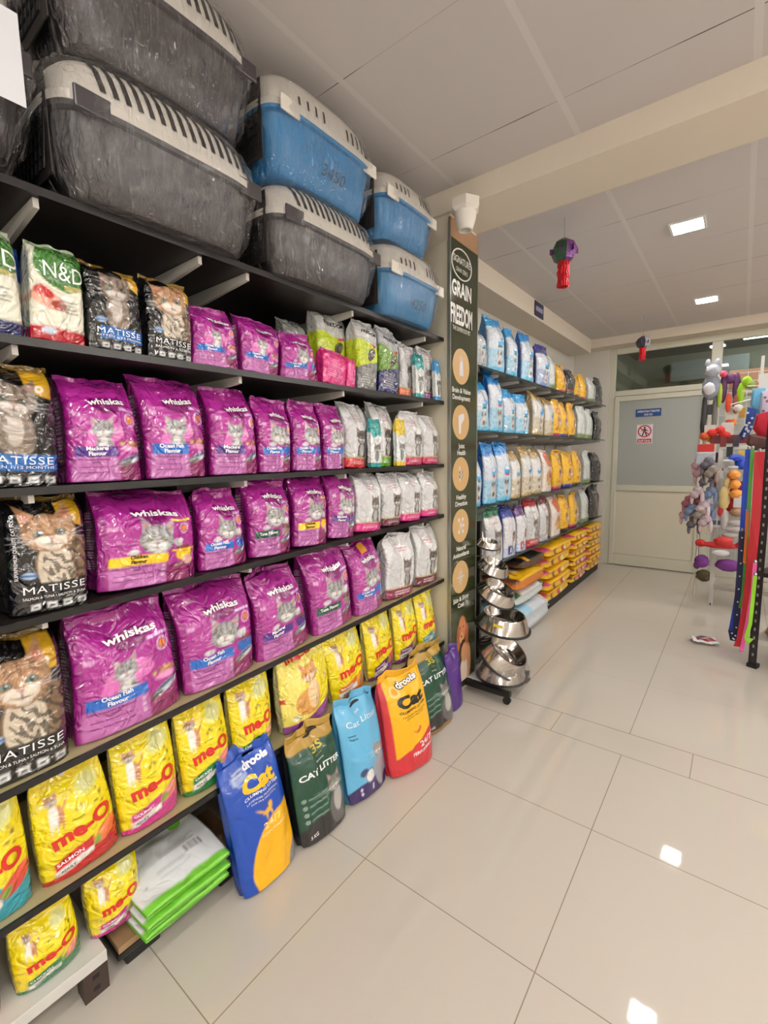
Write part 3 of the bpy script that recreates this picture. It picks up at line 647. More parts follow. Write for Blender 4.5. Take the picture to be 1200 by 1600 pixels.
# ---- square recessed LED panels: two in view, the rest added to brighten the shop
em=mat('lamp_glow',(255,252,250),.5,emit=((255,251,248),LAMP)); rimm=mat('lamp_rim',(235,235,235),.4)
for i,(x,y) in enumerate(LAMPS):
    t=empty('seen_or_added_lamp',(x,y,ZC))
    tag(t,'square recessed ceiling light nearer the beam' if i==0 else 'square recessed ceiling light nearer the glazed partition' if i==1 else 'added square ceiling light for brightness, out of view','ceiling light','added ceiling lights out of view' if i>1 else None)
    MB().box(-.078,.078,-.078,.078,-.006,-.002).build('diffuser',em,t)
    r=MB(); r.box(-.092,.092,-.092,-.079,-.009,0).box(-.092,.092,.079,.092,-.009,0).box(-.092,-.079,-.079,.079,-.009,0).box(.079,.092,-.079,.079,-.009,0); r.build('rim',rimm,t)
# ---- glowing strips added for streak highlights, on the far side and shop front
fill_glow=mat('fill_glow_strong',(255,255,255),.5,emit=((255,252,248),170))
for i,(x0,x1,y0,y1,z) in enumerate(((3.13,3.17,-.2,1.0,2.15),(3.13,3.17,1.9,3.1,2.15),(3.13,3.17,4.2,5.4,2.15),(.1,1.3,-2.57,-2.53,2.2),(3.13,3.17,-1.9,-.9,1.5))):
    o=MB().box(x0,x1,y0,y1,z-.018,z+.018).build('added_wall_strip',fill_glow,bevel=.006); tag(o,'slim glowing strip added for highlights, out of view','added light','added glowing strips out of view')
# ---- white siren/detector under the beam
t=empty('alarm_sounder',(-1.16,2.20,2.66)); tag(t,'white ceiling mounted sounder with a cone below it beside the poster top','alarm')
whp=mat('white_plastic',(228,222,212),.4)
MB().lathe([(.075,.025),(.075,-.015),(.06,-.03)],6).build('bracket',whp,t)
MB().lathe([(.055,-.028),(.052,-.06),(.036,-.11),(.030,-.112),(.02,-.075)],24).build('cone',whp,t,smooth=True)
# ---- paper lanterns
def lantern(x,y,zt,sc,label,c1,c2):
    t=empty('paper_lantern',(x,y,zt)); tag(t,label,'lantern'); pr=[]
    foil=lambda n,c:mat(n,c,.25,metal=.35,bump=(120,.6,.01))
    n=5
    top=[(0.012,0),(.045,-.02),(.062,-.055),(.045,-.095),(.03,-.105)]
    b=MB(); b.lathe([(r*sc,z*sc) for r,z in top],6); o=b.build('lantern_body',foil('lantern_'+c1[0],c1[1]),t); o.data.materials.append(foil('lantern_'+c2[0],c2[1]))
    for p_ in o.data.polygons: p_.material_index = 1 if p_.center.x>.004 else 0
    b=MB()
    for k in range(6):
        a=k*PI/3; b.box(-.002*sc,.002*sc,.02*sc,.064*sc,-.07*sc,-.045*sc,Matrix.Rotation(a,4,'Z'))
    b.build('foil_fin',foil('lantern_'+c2[0],c2[1]),t)
    rr=random.Random(5)
    for k in range(12):
        a=k*2*PI/12; q=MB(); px,py=.021*sc*math.cos(a),.026*sc*math.sin(a); pts=[]
        for j in range(12):
            z=-.1*sc-j*.0105*sc; pts.append((px*(1+.12*math.sin(j*1.3+k))+.002*math.sin(j*2.1),py*(1+.12*math.cos(j*1.1+k)),z))
        q.tube(pts,.0058*sc,5); q.build('tassel',foil('lantern_tassel',(206,36,48)),t,smooth=False)
    MB().tube([(0,0,0),(0,0,ZC-zt)],.0012,5).build('string',mat('string_grey',(120,116,112),.7),t)
lantern(-.90,2.93,2.685,1.25,'hanging paper lantern with green and purple top and red foil tassels near the beam',('green',(50,84,62)),('purple',(112,56,124)))
lantern(-.865,5.45,2.60,1.1,'small dark paper lantern with pink tassel hanging in front of the door transom',('dark',(60,58,70)),('grey',(120,120,130)))
# ================================================================= poster on the pillar
t=empty('pillar_poster',(-1.262,2.385,0)); tag(t,'tall narrow dark green poster with tan circles on the pillar between the two shelf runs','poster')
gm=mat('poster_green',(52,58,34),.12,spec=.5,noise=(1.2,(44,48,26))); tan=mat('poster_tan',(196,160,108),.3); pw=mat('poster_white',(222,220,214),.35); wood=mat('wood_strip',(176,138,104),.5,noise=(9,(150,110,80)))
MB().box(-.012,0,-.155,.155,.04,2.565).build('board',gm,t)
MB().box(-.012,.003,-.155,.155,2.565,2.66).build('wooden_strip',wood,t)
MB().box(-.012,.004,-.160,-.155,.04,2.64).box(-.012,.004,.155,.160,.04,2.64).build('edge_strip',mat('edge_metal',(150,150,140),.3,metal=.6),t)
P=lambda y,z,off=.0016:Matrix.Translation((off,y-.03,z))@FX
def disc(name,y,z,r,m,off):
    return MB().prism([(y+r*math.cos(a),z+r*math.sin(a)) for a in np.linspace(0,2*PI,37)[:-1]],'x',0,off).build(name,m,t)
o=MB()
for i in range(24):  # oval badge outline
    a0,a1=2*PI*i/24,2*PI*(i+1)/24
    f=lambda a,k:( .115*k*math.cos(a)-.03, 2.457+.08*k*math.sin(a)+.0*a)
    o.prism([f(a0,.92),f(a0,1),f(a1,1),f(a1,.92)],'x',0,.002)
o.build('badge_ring',pw,t)
flat_text('lettering','SIGNATURE',.034,P(0,2.475),pw,t,.01,.19)
flat_text('lettering','GRAIN ZERO',.022,P(0,2.425),pw,t,.0,.13)
flat_text('lettering','GRAIN',.075,P(0,2.325),pw,t,.03,.22)
flat_text('lettering','FREEDOM',.092,P(0,2.192),pw,t,.035,.245)
flat_text('lettering','THE SUPERFOOD PET',.022,P(0,2.118),pw,t,.0,.2)
for z,a,b_ in ((1.924,'Brain & Vision','Development'),(1.62,'Joint','Health'),(1.331,'Healthy','Digestion'),(1.034,'Natural','Antioxidants'),(.731,'Skin & Shiny','Coat')):
    zc=z
    disc('tan_circle',-.035,zc,.096,tan,.0012)
    flat_text('lettering',a,.026,P(0,zc-.13),pw,t,.02); flat_text('lettering',b_,.026,P(0,zc-.168),pw,t,.02)
ic=MB()
z=1.924; ic.prism([(-.02,z-.05),(.025,z-.05),(.02,z+.005),(.015,z+.03),(-.0,z+.03),(-.02,z+.01)],'x',0,.0022).box(0,.0022,-.012,-.004,z+.02,z+.055).box(0,.0022,.008,.015,z+.02,z+.05)
z=1.62; ic.prism([(-.025,z-.062),(-.005,z-.062),(.0,z-.01),(.035,z+.02),(.035,z+.045),(.015,z+.05),(-.03,z+.035),(-.03,z)],'x',0,.0022)
z=1.331; ic.box(0,.0022,-.02,.02,z-.02,z-.008).box(0,.0022,-.02,.02,z+.005,z+.017).box(0,.0022,-.02,-.01,z-.045,z-.008).box(0,.0022,.01,.02,z-.02,z+.017).box(0,.0022,-.02,-.01,z+.005,z+.045)
z=1.034
for dy,dz in ((-.022,.035),(.022,.035),(-.022,-.035),(.022,-.035),(.03,0),(0,0)):
    ic.prism([(dy+.011*math.cos(a),z+dz+.011*math.sin(a)) for a in np.linspace(0,2*PI,13)[:-1]],'x',0,.0022); 
for dy,dz in ((-.022,.035),(.022,.035),(-.022,-.035),(.022,-.035),(.03,0)):
    ic.tube([(.001,0,z),(.001,dy,z+dz)],.003,4)
z=.731; ic.box(0,.0022,-.003,.003,z-.045,z+.05).box(0,.0022,-.045,.045,z-.002,z+.003); ic.box(0,.0022,-.02,-.016,z-.03,z+.035).box(0,.0022,.016,.02,z-.03,z+.035)
o=ic.build('icons',mat('icon_grey',(214,210,214),.4),t); o.location=(0,-.035,0)
# printed spaniel at the poster foot
dv=[];R_=np.linspace(-1,1,40);Zz=np.linspace(0,1,70)
U,V=np.meshgrid(R_,Zz); A=Art(U,V,.30/.42,(52,58,34))
A.ell(.15,.22,.12,.28,(206,150,110)); A.ell(.02,.12,.11,.2,(226,206,190)); A.ell(-.05,.72,.11,.17,(196,124,80)); A.ell(-.2,.6,.05,.18,(170,96,58)); A.ell(.14,.58,.05,.18,(170,96,58)); A.ell(-.07,.6,.06,.07,(216,160,120)); A.ell(-.08,.62,.022,.018,(30,22,20)); A.ell(-.13,.74,.014,.014,(20,16,14)); A.ell(.0,.74,.014,.014,(20,16,14)); A.ell(-.03,.52,.045,.05,(70,40,36)); A.ell(.05,.38,.1,.13,(206,150,110))
A.put(np.clip(A.noise(70,3),0,1),(150,90,56),.35*0+.0)
vs=[(.0014,u*.15,.08+v*.46) for u,v in zip(U.ravel(),V.ravel())]; n=40
fs=[(j*n+i,j*n+i+1,(j+1)*n+i+1,(j+1)*n+i) for j in range(69) for i in range(39)]
o=mesh_obj('dog_picture',vs,fs,film('print_matt',.25,30,.0,0),t); at=o.data.color_attributes.new('print','FLOAT_COLOR','POINT'); q=np.ones((len(vs),4),np.float32); q[:,:3]=A.c.reshape(-1,3); at.data.foreach_set('color',q.ravel())
# ================================================================= near shelving
SHELF={'s1':(2.062,2.062),'s2':(1.722,1.732),'s3':(1.382,1.392),'s4':(1.072,1.112),'s5':(.682,.742),'s6':(.357,.372)}
def sz(k,y):
    if k=='s7': return .118
    if k=='fl': return 0.0
    a,b=SHELF[k]; return a+(b-a)*(y-.2)/2.0
dark=mat('shelf_dark',(34,28,26),.35,spec=.5); lam=mat('shelf_laminate',(172,160,120),.4); edge=mat('shelf_edge',(20,18,18),.3); brk=mat('bracket_white',(196,192,184),.45)
tag(MB().box(XW+.004,XW+.03,-.5,2.235,.02,2.55).build('shelf_back_panel',mat('back_panel',(38,30,26),.5)),'dark brown panel behind the near shelves','panel')
t=empty('side_panel',(-1.52,2.245,0)); tag(t,'cream upright board closing the near shelves beside the green poster','panel')
MB().box(-.245,.235,-.008,.010,0,2.55).build('board',mat('side_cream',(206,198,176),.5),t); MB().box(.235,.238,-.009,.011,0,2.55).build('edge_trim',mat('side_edge',(180,176,160),.3),t)
nm={'s1':'topmost dark shelf carrying the wrapped pet carriers','s2':'dark shelf below the carriers holding small pouches','s3':'dark shelf holding the second row of pouches','s4':'dark edged shelf holding the third row of pouches','s5':'dark edged cream shelf above the yellow bags','s6':'dark edged cream shelf under the yellow bags'}
for k,(a,b) in SHELF.items():
    t=empty('shelf_board',(-1.54,-.4,0)); tag(t,nm[k],'shelf')
    za=sz(k,-.4); zb=sz(k,2.23); L=2.632; topm=lam if k in('s5','s6') else dark
    sl=math.atan2(zb-za,L); M=Matrix.Translation((0,0,za))@Matrix.Rotation(sl,4,'X')
    MB().box(-.228,.232,0,L,-.016,-.0005,M).build('board',topm,t)
    MB().box(.232,.238,0,L,-.019,0,M).build('edge_strip',edge,t)
    for y in ((.42,.83,1.0,1.52,2.08) if k=='s1' else (.35,.95,1.45,2.05)):
        yy=y+.4; z0=za+math.tan(sl)*yy-.017
        q=MB(); q.prism([(-.228,z0),(.215,z0),(.215,z0-.022),(-.228,z0-.06)],'y',yy-.006,yy+.006); q.build('bracket',brk,t)
# bottom tray, slotted angle, stand
t=empty('bottom_tray',(-1.54,-.4,0)); tag(t,'white metal tray shelf just above the floor under the lowest yellow bags','shelf')
MB().box(-.23,.245,0,.80,.1,.117).box(.243,.247,0,.80,.085,.119).build('tray',mat('tray_white',(206,204,198),.35),t,bevel=.003)
t=empty('angle_leg',(-1.30,.37,0)); tag(t,'dark brown slotted angle post under the white tray','post')
bw=mat('brown_metal',(58,44,38),.5); q=MB().box(-.0,.003,-.03,.03,0,.1).box(-.05,.0,-.03,-.027,0,.1); q.build('angle',bw,t)
q=MB()
for z in (.025,.06,.09): q.box(.003,.0036,-.008,.008,z-.006,z+.006)
q.build('slots',mat('slot_dark',(16,14,14),.6),t)
t=empty('low_stand',(-1.42,.60,0)); tag(t,'low black plastic stand with brown card top under the flat white bags','stand')
bk=mat('black_plastic',(20,20,20),.35)
MB().box(-.15,.12,-.17,.27,.065,.085).build('card_top',mat('brown_card',(160,128,92),.6),t); MB().box(-.15,.125,-.175,.275,.045,.065).box(.03,.11,-.15,-.05,0,.045).box(.03,.11,.15,.25,0,.045).box(-.15,-.07,-.15,-.05,0,.045).box(-.15,-.07,.15,.25,0,.045).build('stand_frame',bk,t,bevel=.006)
# ================================================================= bags on the near shelves
tw=mat('ink_white',(240,238,240),.25,coat=.4); tk=mat('ink_black',(20,18,22),.25,coat=.4); tr=mat('ink_red',(206,40,26),.22,coat=.4); ty=mat('ink_yellow',(244,190,30),.25,coat=.4); tg=mat('ink_gold',(196,176,60),.3); tp=mat('ink_plum',(104,30,92),.3); tgy=mat('ink_grey',(90,90,96),.4)
def T(name,s,cx,cy,size,m,**k): return (name,dict(name=name,s=s,cx=cx,cy=cy,size=size,m=m,**k))
def txt_whiskas(fl):
    nmx={'blue':'Ocean Fish','mac':'Mackerel','tuna':'Tuna Flavour','chick':'Chicken'}[fl]; m=tk if fl=='chick' else tw
    L=[T('brand_logo','whiskas',.05,.745,.056,tw,bold=.03,width=.49,off=.002)]
    if fl=='tuna': L.append(T('flavour_name',nmx,-.15,.285,.034,m,bold=.03,width=.42))
    else: L+= [T('flavour_name',nmx,-.15,.309,.035,m,bold=.03),T('flavour_name','Flavour',-.15,.261,.035,m,bold=.03)]
    L+=[T('small_print','100% Complete & Balanced',-.2,.205,.014,tp,bold=.02,width=.4),T('small_print','Nutrition',-.17,.178,.014,tp,bold=.02),T('small_print','Crunchy & Flavoursome Mix',-.2,.135,.012,tp,bold=.02,width=.36),T('small_print','Healthy Strong Bones & Teeth',-.2,.085,.012,tp,bold=.02,width=.38)]
    return L
def txt_meo(n): return [T('brand_logo','me-O',.04,.425,.125,tr,bold=.045,width=.74,rot=.13,off=.0025),T('small_print','CAT FOOD',-.0,.52,.014,tk,rot=.13),T('flavour_name',n,-.16,.185,.028,tw,bold=.02,rot=.13,width=.32),T('flavour_name','ADULT',-.2,.1,.026,tgy,bold=.02,rot=.13)]
def txt_matisse(s,big=True): 
    L=[T('brand_logo','MATISSE',.03,.205 if s[0]!='K' else .21,.062,tw,bold=-.002,width=.78,spacing=1.1,off=.002),T('flavour_name',s,.03,.135 if s[0]!='K' else .155,.022,tw,width=.8)]
    if big: L.append(T('small_print','SUPERPREMIUM QUALITY CAT FOOD',-.42,.56,.022,tw,rot=PI/2))
    return L
XF=-1.307
def put(row,art,y,w,wt,h,roll,D,label,group,texts=(),style='quad',xf=XF,cat='pet food bag',name='cat_food_bag',tilt=.03,res=(40,56),side=None,yaw=0,**k):
    z=sz(row,y)+.0005
    w=w*.97; wt=min(wt*.97,w*1.12)
    f=xf/XF; 
    return make_bag(name,label,cat,group,art,w,h,D,(xf-D/2*1.02-.003,y,z),style,yaw,tilt,max(-.09,min(.1,roll)),seed=int(abs(y*1000)+ord(row[-1])*7),res=res,wt=wt,side=side,texts=texts,**k)
GW='magenta cat food bags on the near shelves'; GM='yellow cat food bags'; GR='white cat food bags with pink or maroon base'; GK='black cat food bags at the left'
wsk=lambda fl,kit=False:(lambda u,v,ar:art_whiskas(u,v,ar,fl,kit))
S_=(136,26,112)
mag=[ # row,flavour,kitten,y,w,wt,h,roll,D,label
('s2','blue',True,.871,.171,.139,.189,.005,.10,'small magenta pouch with kitten beside the black cat pouches on the upper shelf'),
('s2','blue',True,1.04,.156,.176,.194,.077,.10,'small magenta pouch with blue banner, middle of the three on the upper shelf'),
('s2','blue',False,1.223,.195,.148,.176,-.04,.10,'small low magenta pouch with blue banner beside the plain pink pouch, upper shelf'),
('s3','mac',True,.526,.190,.173,.279,.011,.15,'magenta bag with purple mackerel banner and kitten beside the blue-based black kitten bag'),
('s3','blue',True,.726,.187,.201,.301,-.003,.15,'magenta bag with blue ocean fish banner and kitten, second of its row'),
('s3','mac',True,.926,.186,.174,.290,.007,.15,'magenta bag with purple banner and kitten in the middle of the second row'),
('s3','blue',False,1.091,.144,.161,.271,.031,.13,'narrow magenta bag with blue banner, first of three slim ones in the second row'),
('s3','blue',False,1.249,.160,.140,.273,.026,.13,'narrow magenta bag with blue banner, middle of three slim ones in the second row'),
('s3','blue',False,1.398,.127,.128,.268,.021,.13,'narrow magenta bag with blue banner touching the white red-based bag'),
('s4','chick',False,.620,.291,.283,.274,.047,.16,'wide magenta bag with yellow chicken banner and grey cat beside the orange cat bag'),
('s4','blue',False,.863,.184,.150,.259,-.014,.15,'magenta bag with blue ocean fish banner right of the wide chicken bag'),
('s4','tuna',False,1.058,.190,.196,.284,.018,.15,'magenta bag with dark green tuna banner in the third row'),
('s4','chick',False,1.252,.180,.185,.280,.055,.14,'narrow magenta bag with yellow chicken banner in the third row'),
('s4','mac',False,1.428,.165,.180,.283,.09,.13,'narrow magenta bag with purple banner beside the white bags of the third row'),
('s5','blue',True,.540,.302,.261,.348,-.019,.17,'largest magenta bag with kitten and blue ocean fish banner, lowest magenta row at the left'),
('s5','blue',False,.829,.268,.290,.336,-.019,.16,'large magenta bag with grey adult cat and blue banner, lowest magenta row'),
('s5','mac',False,1.10,.262,.215,.321,-.082,.15,'large magenta bag with purple mackerel banner, lowest magenta row'),
('s5','tuna',False,1.37,.245,.255,.352,-.075,.15,'large magenta bag with dark green tuna banner, lowest magenta row'),
('s5','blue',False,1.61,.208,.220,.329,-.061,.14,'magenta bag with orange price sticker and blue banner, last of the lowest magenta row'),
]
for r_,fl,kit,y,w_,wt,h,ro,D,lb in mag:
    big = w_*300>45
    t,sh=put(r_,wsk(fl,kit),y,w_,wt,h,ro,D,lb,GW,txt_whiskas(fl),side=S_,tilt=.05,res=(56,76) if w_>.24 else (44,60))
    if 'sticker' in lb:
        g=np.array([(-.04+.028+.02*i,.27+.02*j) for j in range(3) for i in range(3)]); mesh_obj('price_sticker',decal_mesh(sh,g,None,.002),[(0,1,4,3),(1,2,5,4),(3,4,7,6),(4,5,8,7)],mat('sticker_orange',(226,150,50),.5),t)
put('s2',lambda u,v,a:art_nd(u,v,a,(24,30,84)),.304,.140,.12,.244,.03,.09,'white pouch with green leaf and dark blue base, cut by the left edge','white pouches with a green leaf',[T('brand_logo','N&D',.1,.68,.15,tw,width=.74)],style='flat')
put('s2',lambda u,v,a:art_nd(u,v,a),.441,.118,.11,.241,.048,.09,'white pouch with green leaf and glossy red base on the upper shelf','white pouches with a green leaf',[T('brand_logo','N&D',.1,.68,.15,tw,width=.74)],style='flat')
put('s2',lambda u,v,a:art_plain(u,v,a,(24,72,150),(200,200,190)),.372,.05,.05,.236,.03,.05,'sliver of a blue and white pouch between the two leaf pouches',None,style='flat',parts=False,xf=-1.40)
put('s2',lambda u,v,a:art_matisse(u,v,a,True,True),.572,.141,.142,.228,.024,.09,'small black pouch with a grey kitten and blue base on the upper shelf',GK,txt_matisse('KITTEN 1-12 Months',False),style='flat',side=(12,12,14))
put('s2',lambda u,v,a:art_matisse(u,v,a),.719,.136,.14,.234,.026,.09,'small black pouch with a tabby cat and plain black base on the upper shelf',GK,txt_matisse('SALMON & TUNA',False),style='flat',side=(12,12,14))
put('s3',lambda u,v,a:art_matisse(u,v,a,True,True),.325,.18,.18,.289,.04,.13,'large black bag with a tabby kitten and blue base at the left edge',GK,txt_matisse('KITTEN 1-12 MONTHS'),style='flat',side=(12,12,14),res=(70,90),xf=-1.305)
put('s4',lambda u,v,a:art_matisse(u,v,a),.371,.172,.171,.283,.03,.14,'large black bag with a ginger tabby cat facing front, third shelf at the left',GK,txt_matisse('SALMON & TUNA • SALMON & TUNA'),style='flat',side=(12,12,14),res=(70,90))
put('s5',lambda u,v,a:art_matisse(u,v,a),.280,.20,.19,.345,.02,.15,'lowest large black bag with ginger tabby cat above the yellow bags',GK,txt_matisse('SALMON & TUNA • SALMON & TUNA'),style='flat',side=(12,12,14),res=(70,90))
put('s4',lambda u,v,a:art_plain(u,v,a,(20,40,96),(80,150,70)),.20,.12,.12,.26,0,.1,'edge of a dark blue bag at the far left of the third shelf',None,style='flat',parts=False)
# pink pouches, tall lime topped bags and slim pouches at the right of the upper shelf
put('s2',art_pink,1.394,.130,.15,.137,.1,.06,'short plain pink pouch turned back to front on the upper shelf','pink pouches',style='flat')
put('s2',art_pink,1.492,.055,.05,.130,.05,.06,'narrow pink pouch squeezed beside the short plain pink one','pink pouches',style='flat',parts=False)
put('s2',lambda u,v,a:art_freedom(u,v,a,(150,152,148),(110,120,60),(60,60,60)),1.33,.12,.12,.27,-.04,.08,'dark grey tall bag standing half hidden behind the small magenta pouch',None,style='flat',xf=-1.44,parts=False)
FT=[T('brand_logo','FREEDOM',0,.80,.045,tk,bold=.02,width=.7)]
put('s2',lambda u,v,a:art_freedom(u,v,a),1.50,.17,.19,.335,-.04,.09,'tall silver and lime bag towering behind the pink pouches','tall silver topped bags',FT,style='flat',xf=-1.395)
put('s2',lambda u,v,a:art_freedom(u,v,a),1.61,.135,.15,.303,.03,.09,'tall silver and lime bag with grey base beside the navy based one','tall silver topped bags',FT,style='flat')
put('s2',lambda u,v,a:art_freedom(u,v,a,(176,178,180),(110,150,60),(28,34,92)),1.765,.150,.15,.298,.054,.09,'tall silver bag with navy base on the upper shelf','tall silver topped bags',FT,style='flat')
put('s2',lambda u,v,a:art_rc(u,v,a,(232,110,30)),1.965,.125,.14,.271,.08,.08,'white bag with a bright orange base near the end of the upper shelf',GR,style='flat',xf=-1.345)
put('s2',lambda u,v,a:art_pouch(u,v,a),2.015,.078,.078,.222,.02,.03,'slim teal pouch in front of the orange based bag',None,style='flat',name='treat_pouch',cat='pet food pouch')
put('s2',lambda u,v,a:art_rc(u,v,a,(120,40,130)),2.145,.125,.14,.278,.032,.08,'white bag with a violet base at the end of the upper shelf',GR,style='flat',xf=-1.345)
put('s2',lambda u,v,a:art_pouch(u,v,a,(60,150,210)),2.195,.055,.055,.216,.0,.03,'slim blue pouch at the right end of the upper shelf',None,style='flat',name='treat_pouch',cat='pet food pouch')
# white bags, second row
rc=lambda *c,**k:(lambda u,v,a:art_rc(u,v,a,*c,**k))
RT=[T('brand_logo','PERSIAN',-.05,.8,.024,mat('ink_rose',(190,80,96),.4),width=.4)]
put('s3',rc((206,30,40),True),1.565,.150,.17,.290,.07,.12,'white bag with dark cat picture and red base, second row',GR,style='quad',xf=-1.34,side=(200,200,200),res=(30,44))
put('s3',lambda u,v,a:art_pouch(u,v,a),1.648,.080,.080,.217,.03,.028,'slim teal pouch leaning on the red based white bag',None,style='flat',name='treat_pouch',cat='pet food pouch')
put('s3',rc((100,176,30),True),1.765,.150,.17,.305,.07,.12,'white bag with dark cat picture and green base, second row',GR,style='quad',xf=-1.34,side=(200,200,200),res=(30,44))
put('s3',lambda u,v,a:art_pouch(u,v,a,(222,190,40)),1.843,.078,.078,.227,.03,.028,'slim yellow pouch leaning between the white bags of the second row',None,style='flat',name='treat_pouch',cat='pet food pouch')
put('s3',rc((190,24,90)),1.975,.175,.18,.273,.02,.12,'white bag with pale cat and crimson base, second row, beside the yellow pouch',GR,style='quad',side=(206,206,206),res=(30,44))
put('s3',rc((190,24,90)),2.145,.155,.165,.262,.03,.12,'white bag with pale cat and crimson base at the end of the second row',GR,style='quad',side=(206,206,206),res=(30,44))
put('s4',rc((214,40,130)),1.608,.185,.173,.268,.08,.12,'white bag with bright pink base and kitten face, first white one of the third row',GR,side=(206,206,206),res=(30,44))
put('s4',rc((96,24,50),True),1.785,.150,.165,.255,.06,.12,'white bag with dark cat and maroon base, third row',GR,side=(206,206,206),res=(30,44))
put('s4',rc((214,40,130)),1.955,.175,.18,.250,.05,.12,'white bag with bright pink base in the middle of the white bags, third row',GR,side=(206,206,206),res=(30,44))
put('s4',rc((214,40,130),bk=(232,232,232)),2.135,.165,.165,.245,.04,.12,'white bag with bright pink base at the end of the third row',GR,side=(206,206,206),res=(30,44))
put('s5',rc((130,26,66)),1.855,.245,.25,.321,.06,.13,'large white bag with grey kitten and maroon base in the lowest white pair',GR,side=(206,206,206),res=(36,50))
put('s5',rc((96,20,44),True),2.105,.215,.22,.318,.06,.13,'large white bag with sitting dark cat and maroon base at the shelf end',GR,side=(206,206,206),res=(36,50))
# yellow bags
meo=lambda b1,b2,k=0:(lambda u,v,a:art_meo(u,v,a,b1,b2,k))
yel=[('s6',(30,150,170),(206,60,50),'TUNA',.187,.18,.17,.307,0,.10,'yellow bag with turquoise band and tuna steak, cut by the left edge'),
('s6',(196,24,36),(236,110,60),'SALMON',.384,.200,.172,.281,-.044,.11,'large yellow bag with red band and salmon steak'),
('s6',(206,50,140),(226,130,120),'GOURMET',.568,.182,.184,.297,.002,.11,'yellow bag with pink band, third of the yellow row from the left'),
('s6',(24,120,60),(222,120,100),'CHICKEN',.757,.180,.18,.302,.003,.11,'yellow bag with green band and pink meat beside the pink banded yellow bag'),
('s6',(24,120,60),(222,150,120),'CHICKEN',.940,.170,.19,.308,.05,.11,'yellow bag with green band squeezed beside the long haired cat bag'),
('s6',(226,120,40),(226,140,60),'MACKEREL',1.464,.225,.25,.321,-.06,.11,'yellow bag with orange band right of the long haired cat bag'),
('s6',(110,40,120),(206,50,60),'SEAFOOD',1.695,.205,.215,.324,.009,.10,'yellow bag with violet band and red fish, first of two violet ones'),
('s6',(110,40,120),(206,50,60),'SEAFOOD',1.910,.200,.21,.337,.06,.10,'yellow bag with violet band, second of two violet ones'),
('s6',(60,160,170),(230,160,60),'KITTEN',2.115,.175,.185,.329,.03,.10,'yellow bag with turquoise band at the right end of the yellow row'),
('s7',(196,40,36),(206,70,40),'BEEF',.120,.14,.14,.19,0,.10,'yellow bag with tomato red picture at the lower left corner'),
('s7',(24,120,60),(222,130,110),'CHICKEN',.288,.155,.142,.176,-.03,.11,'yellow bag with green band standing on the white bottom tray')]
for r_,c1,c2,n,y,w_,wt,h,ro,D,lb in yel:
    put(r_,meo(c1,c2,1 if n in('MACKEREL','KITTEN') else 0),y,w_,wt,h,ro,D,lb,GM,txt_meo(n),style='pillow' ,side=(206,196,120),tilt=.1,res=(44,60))
t,sh=put('s7',meo((206,50,140),(226,130,120)),.448,.137,.15,.20,.03,.11,'smaller yellow bag with pink band beside the flat white bags','yellow cat food bags',txt_meo('GOURMET'),style='pillow',side=(206,196,120),tilt=.08,res=(44,60)); t.location.z=.092+.0005 if False else t.location.z; t.location.y=.325+.13 if False else t.location.y
put('s6',art_meo_persian,1.203,.262,.27,.318,.008,.12,'pale yellow bag with a big ginger long haired cat and violet base',GM,[T('brand_logo','me-O',-.05,.90,.085,tr,bold=.045,width=.6,rot=.1,off=.0025)],style='pillow',side=(206,200,150),tilt=.08,res=(56,76),xf=-1.30)
# ================================================================= litter bags on the floor
GL='cat litter bags standing on the floor'
def litter(art,y,w_,h,D,xf,tilt,roll,yaw,label,texts,handle=None,seed=1,side=None,wt=None,fm='film_satin',seal=None):
    return make_bag('cat_litter_bag',label,'cat litter bag',GL,art,w_,h,D,(xf-D/2,y,.004),'litter',yaw,tilt,roll,seed=seed,res=(64,90),wt=wt or w_,side=side,texts=texts,handle=handle,filmname=fm,sealcol=seal)

litter(art_litter_blue,.882,.232,.455,.11,-1.165,.22,-.02,0,'blue cat litter bag with a yellow hill and yellow lettering, nearest of the floor bags',[T('brand_logo','drools',.1,.875,.05,tw,bold=.05,width=.5,rot=.1),T('product_name','Cat',.04,.745,.105,ty,bold=.05,width=.58,rot=.05),T('small_print','CLUMPING LITTER',.06,.668,.02,tw,bold=.02,width=.62,rot=.05),T('small_print','LAVENDER FRAGRANCE',.05,.63,.014,tw,width=.56,rot=.05),T('small_print','FOR MULTIPLE CATS',.05,.605,.012,tw,width=.44,rot=.05),T('slogan','24/7',.1,.42,.045,mat('ink_pale',(250,226,150),.3),bold=.01,width=.32,rot=.1),T('slogan','PERFORMANCE',.14,.365,.02,mat('ink_pale',(250,226,150),.3),bold=.02,width=.5,rot=.1),T('small_print','BEST CAT',-.23,.865,.012,tw),T('small_print','LITTER',-.23,.84,.012,tw)],seed=3,side=(20,60,150),wt=.222)
def greenlit(y,h,kg,label,seed,yaw,brown,w_=.245,roll=.03):
    litter(lambda u,v,a:art_litter_green(u,v,a,brown),y,w_,h,.12,-1.15,.22,roll,yaw,label,[T('brand_logo','3S',0,.80,.06,tg,bold=.03,width=.24),T('small_print','Cat Litter',.0,.735,.016,tg),T('small_print','Bentonite',-.0,.685,.018,tw),T('product_name','CAT LITTER',.02,.61,.05,tw,bold=.03,width=.86),T('weight',kg,-.3,.07,.03,tw,bold=.02)],handle=(.02,.915,.34,.03),seed=seed,side=(20,24,22),seal=(176,140,60))
greenlit(1.135,.405,'5 KG','green cat litter bag with gold handle strip next to the blue one',4,0,False)
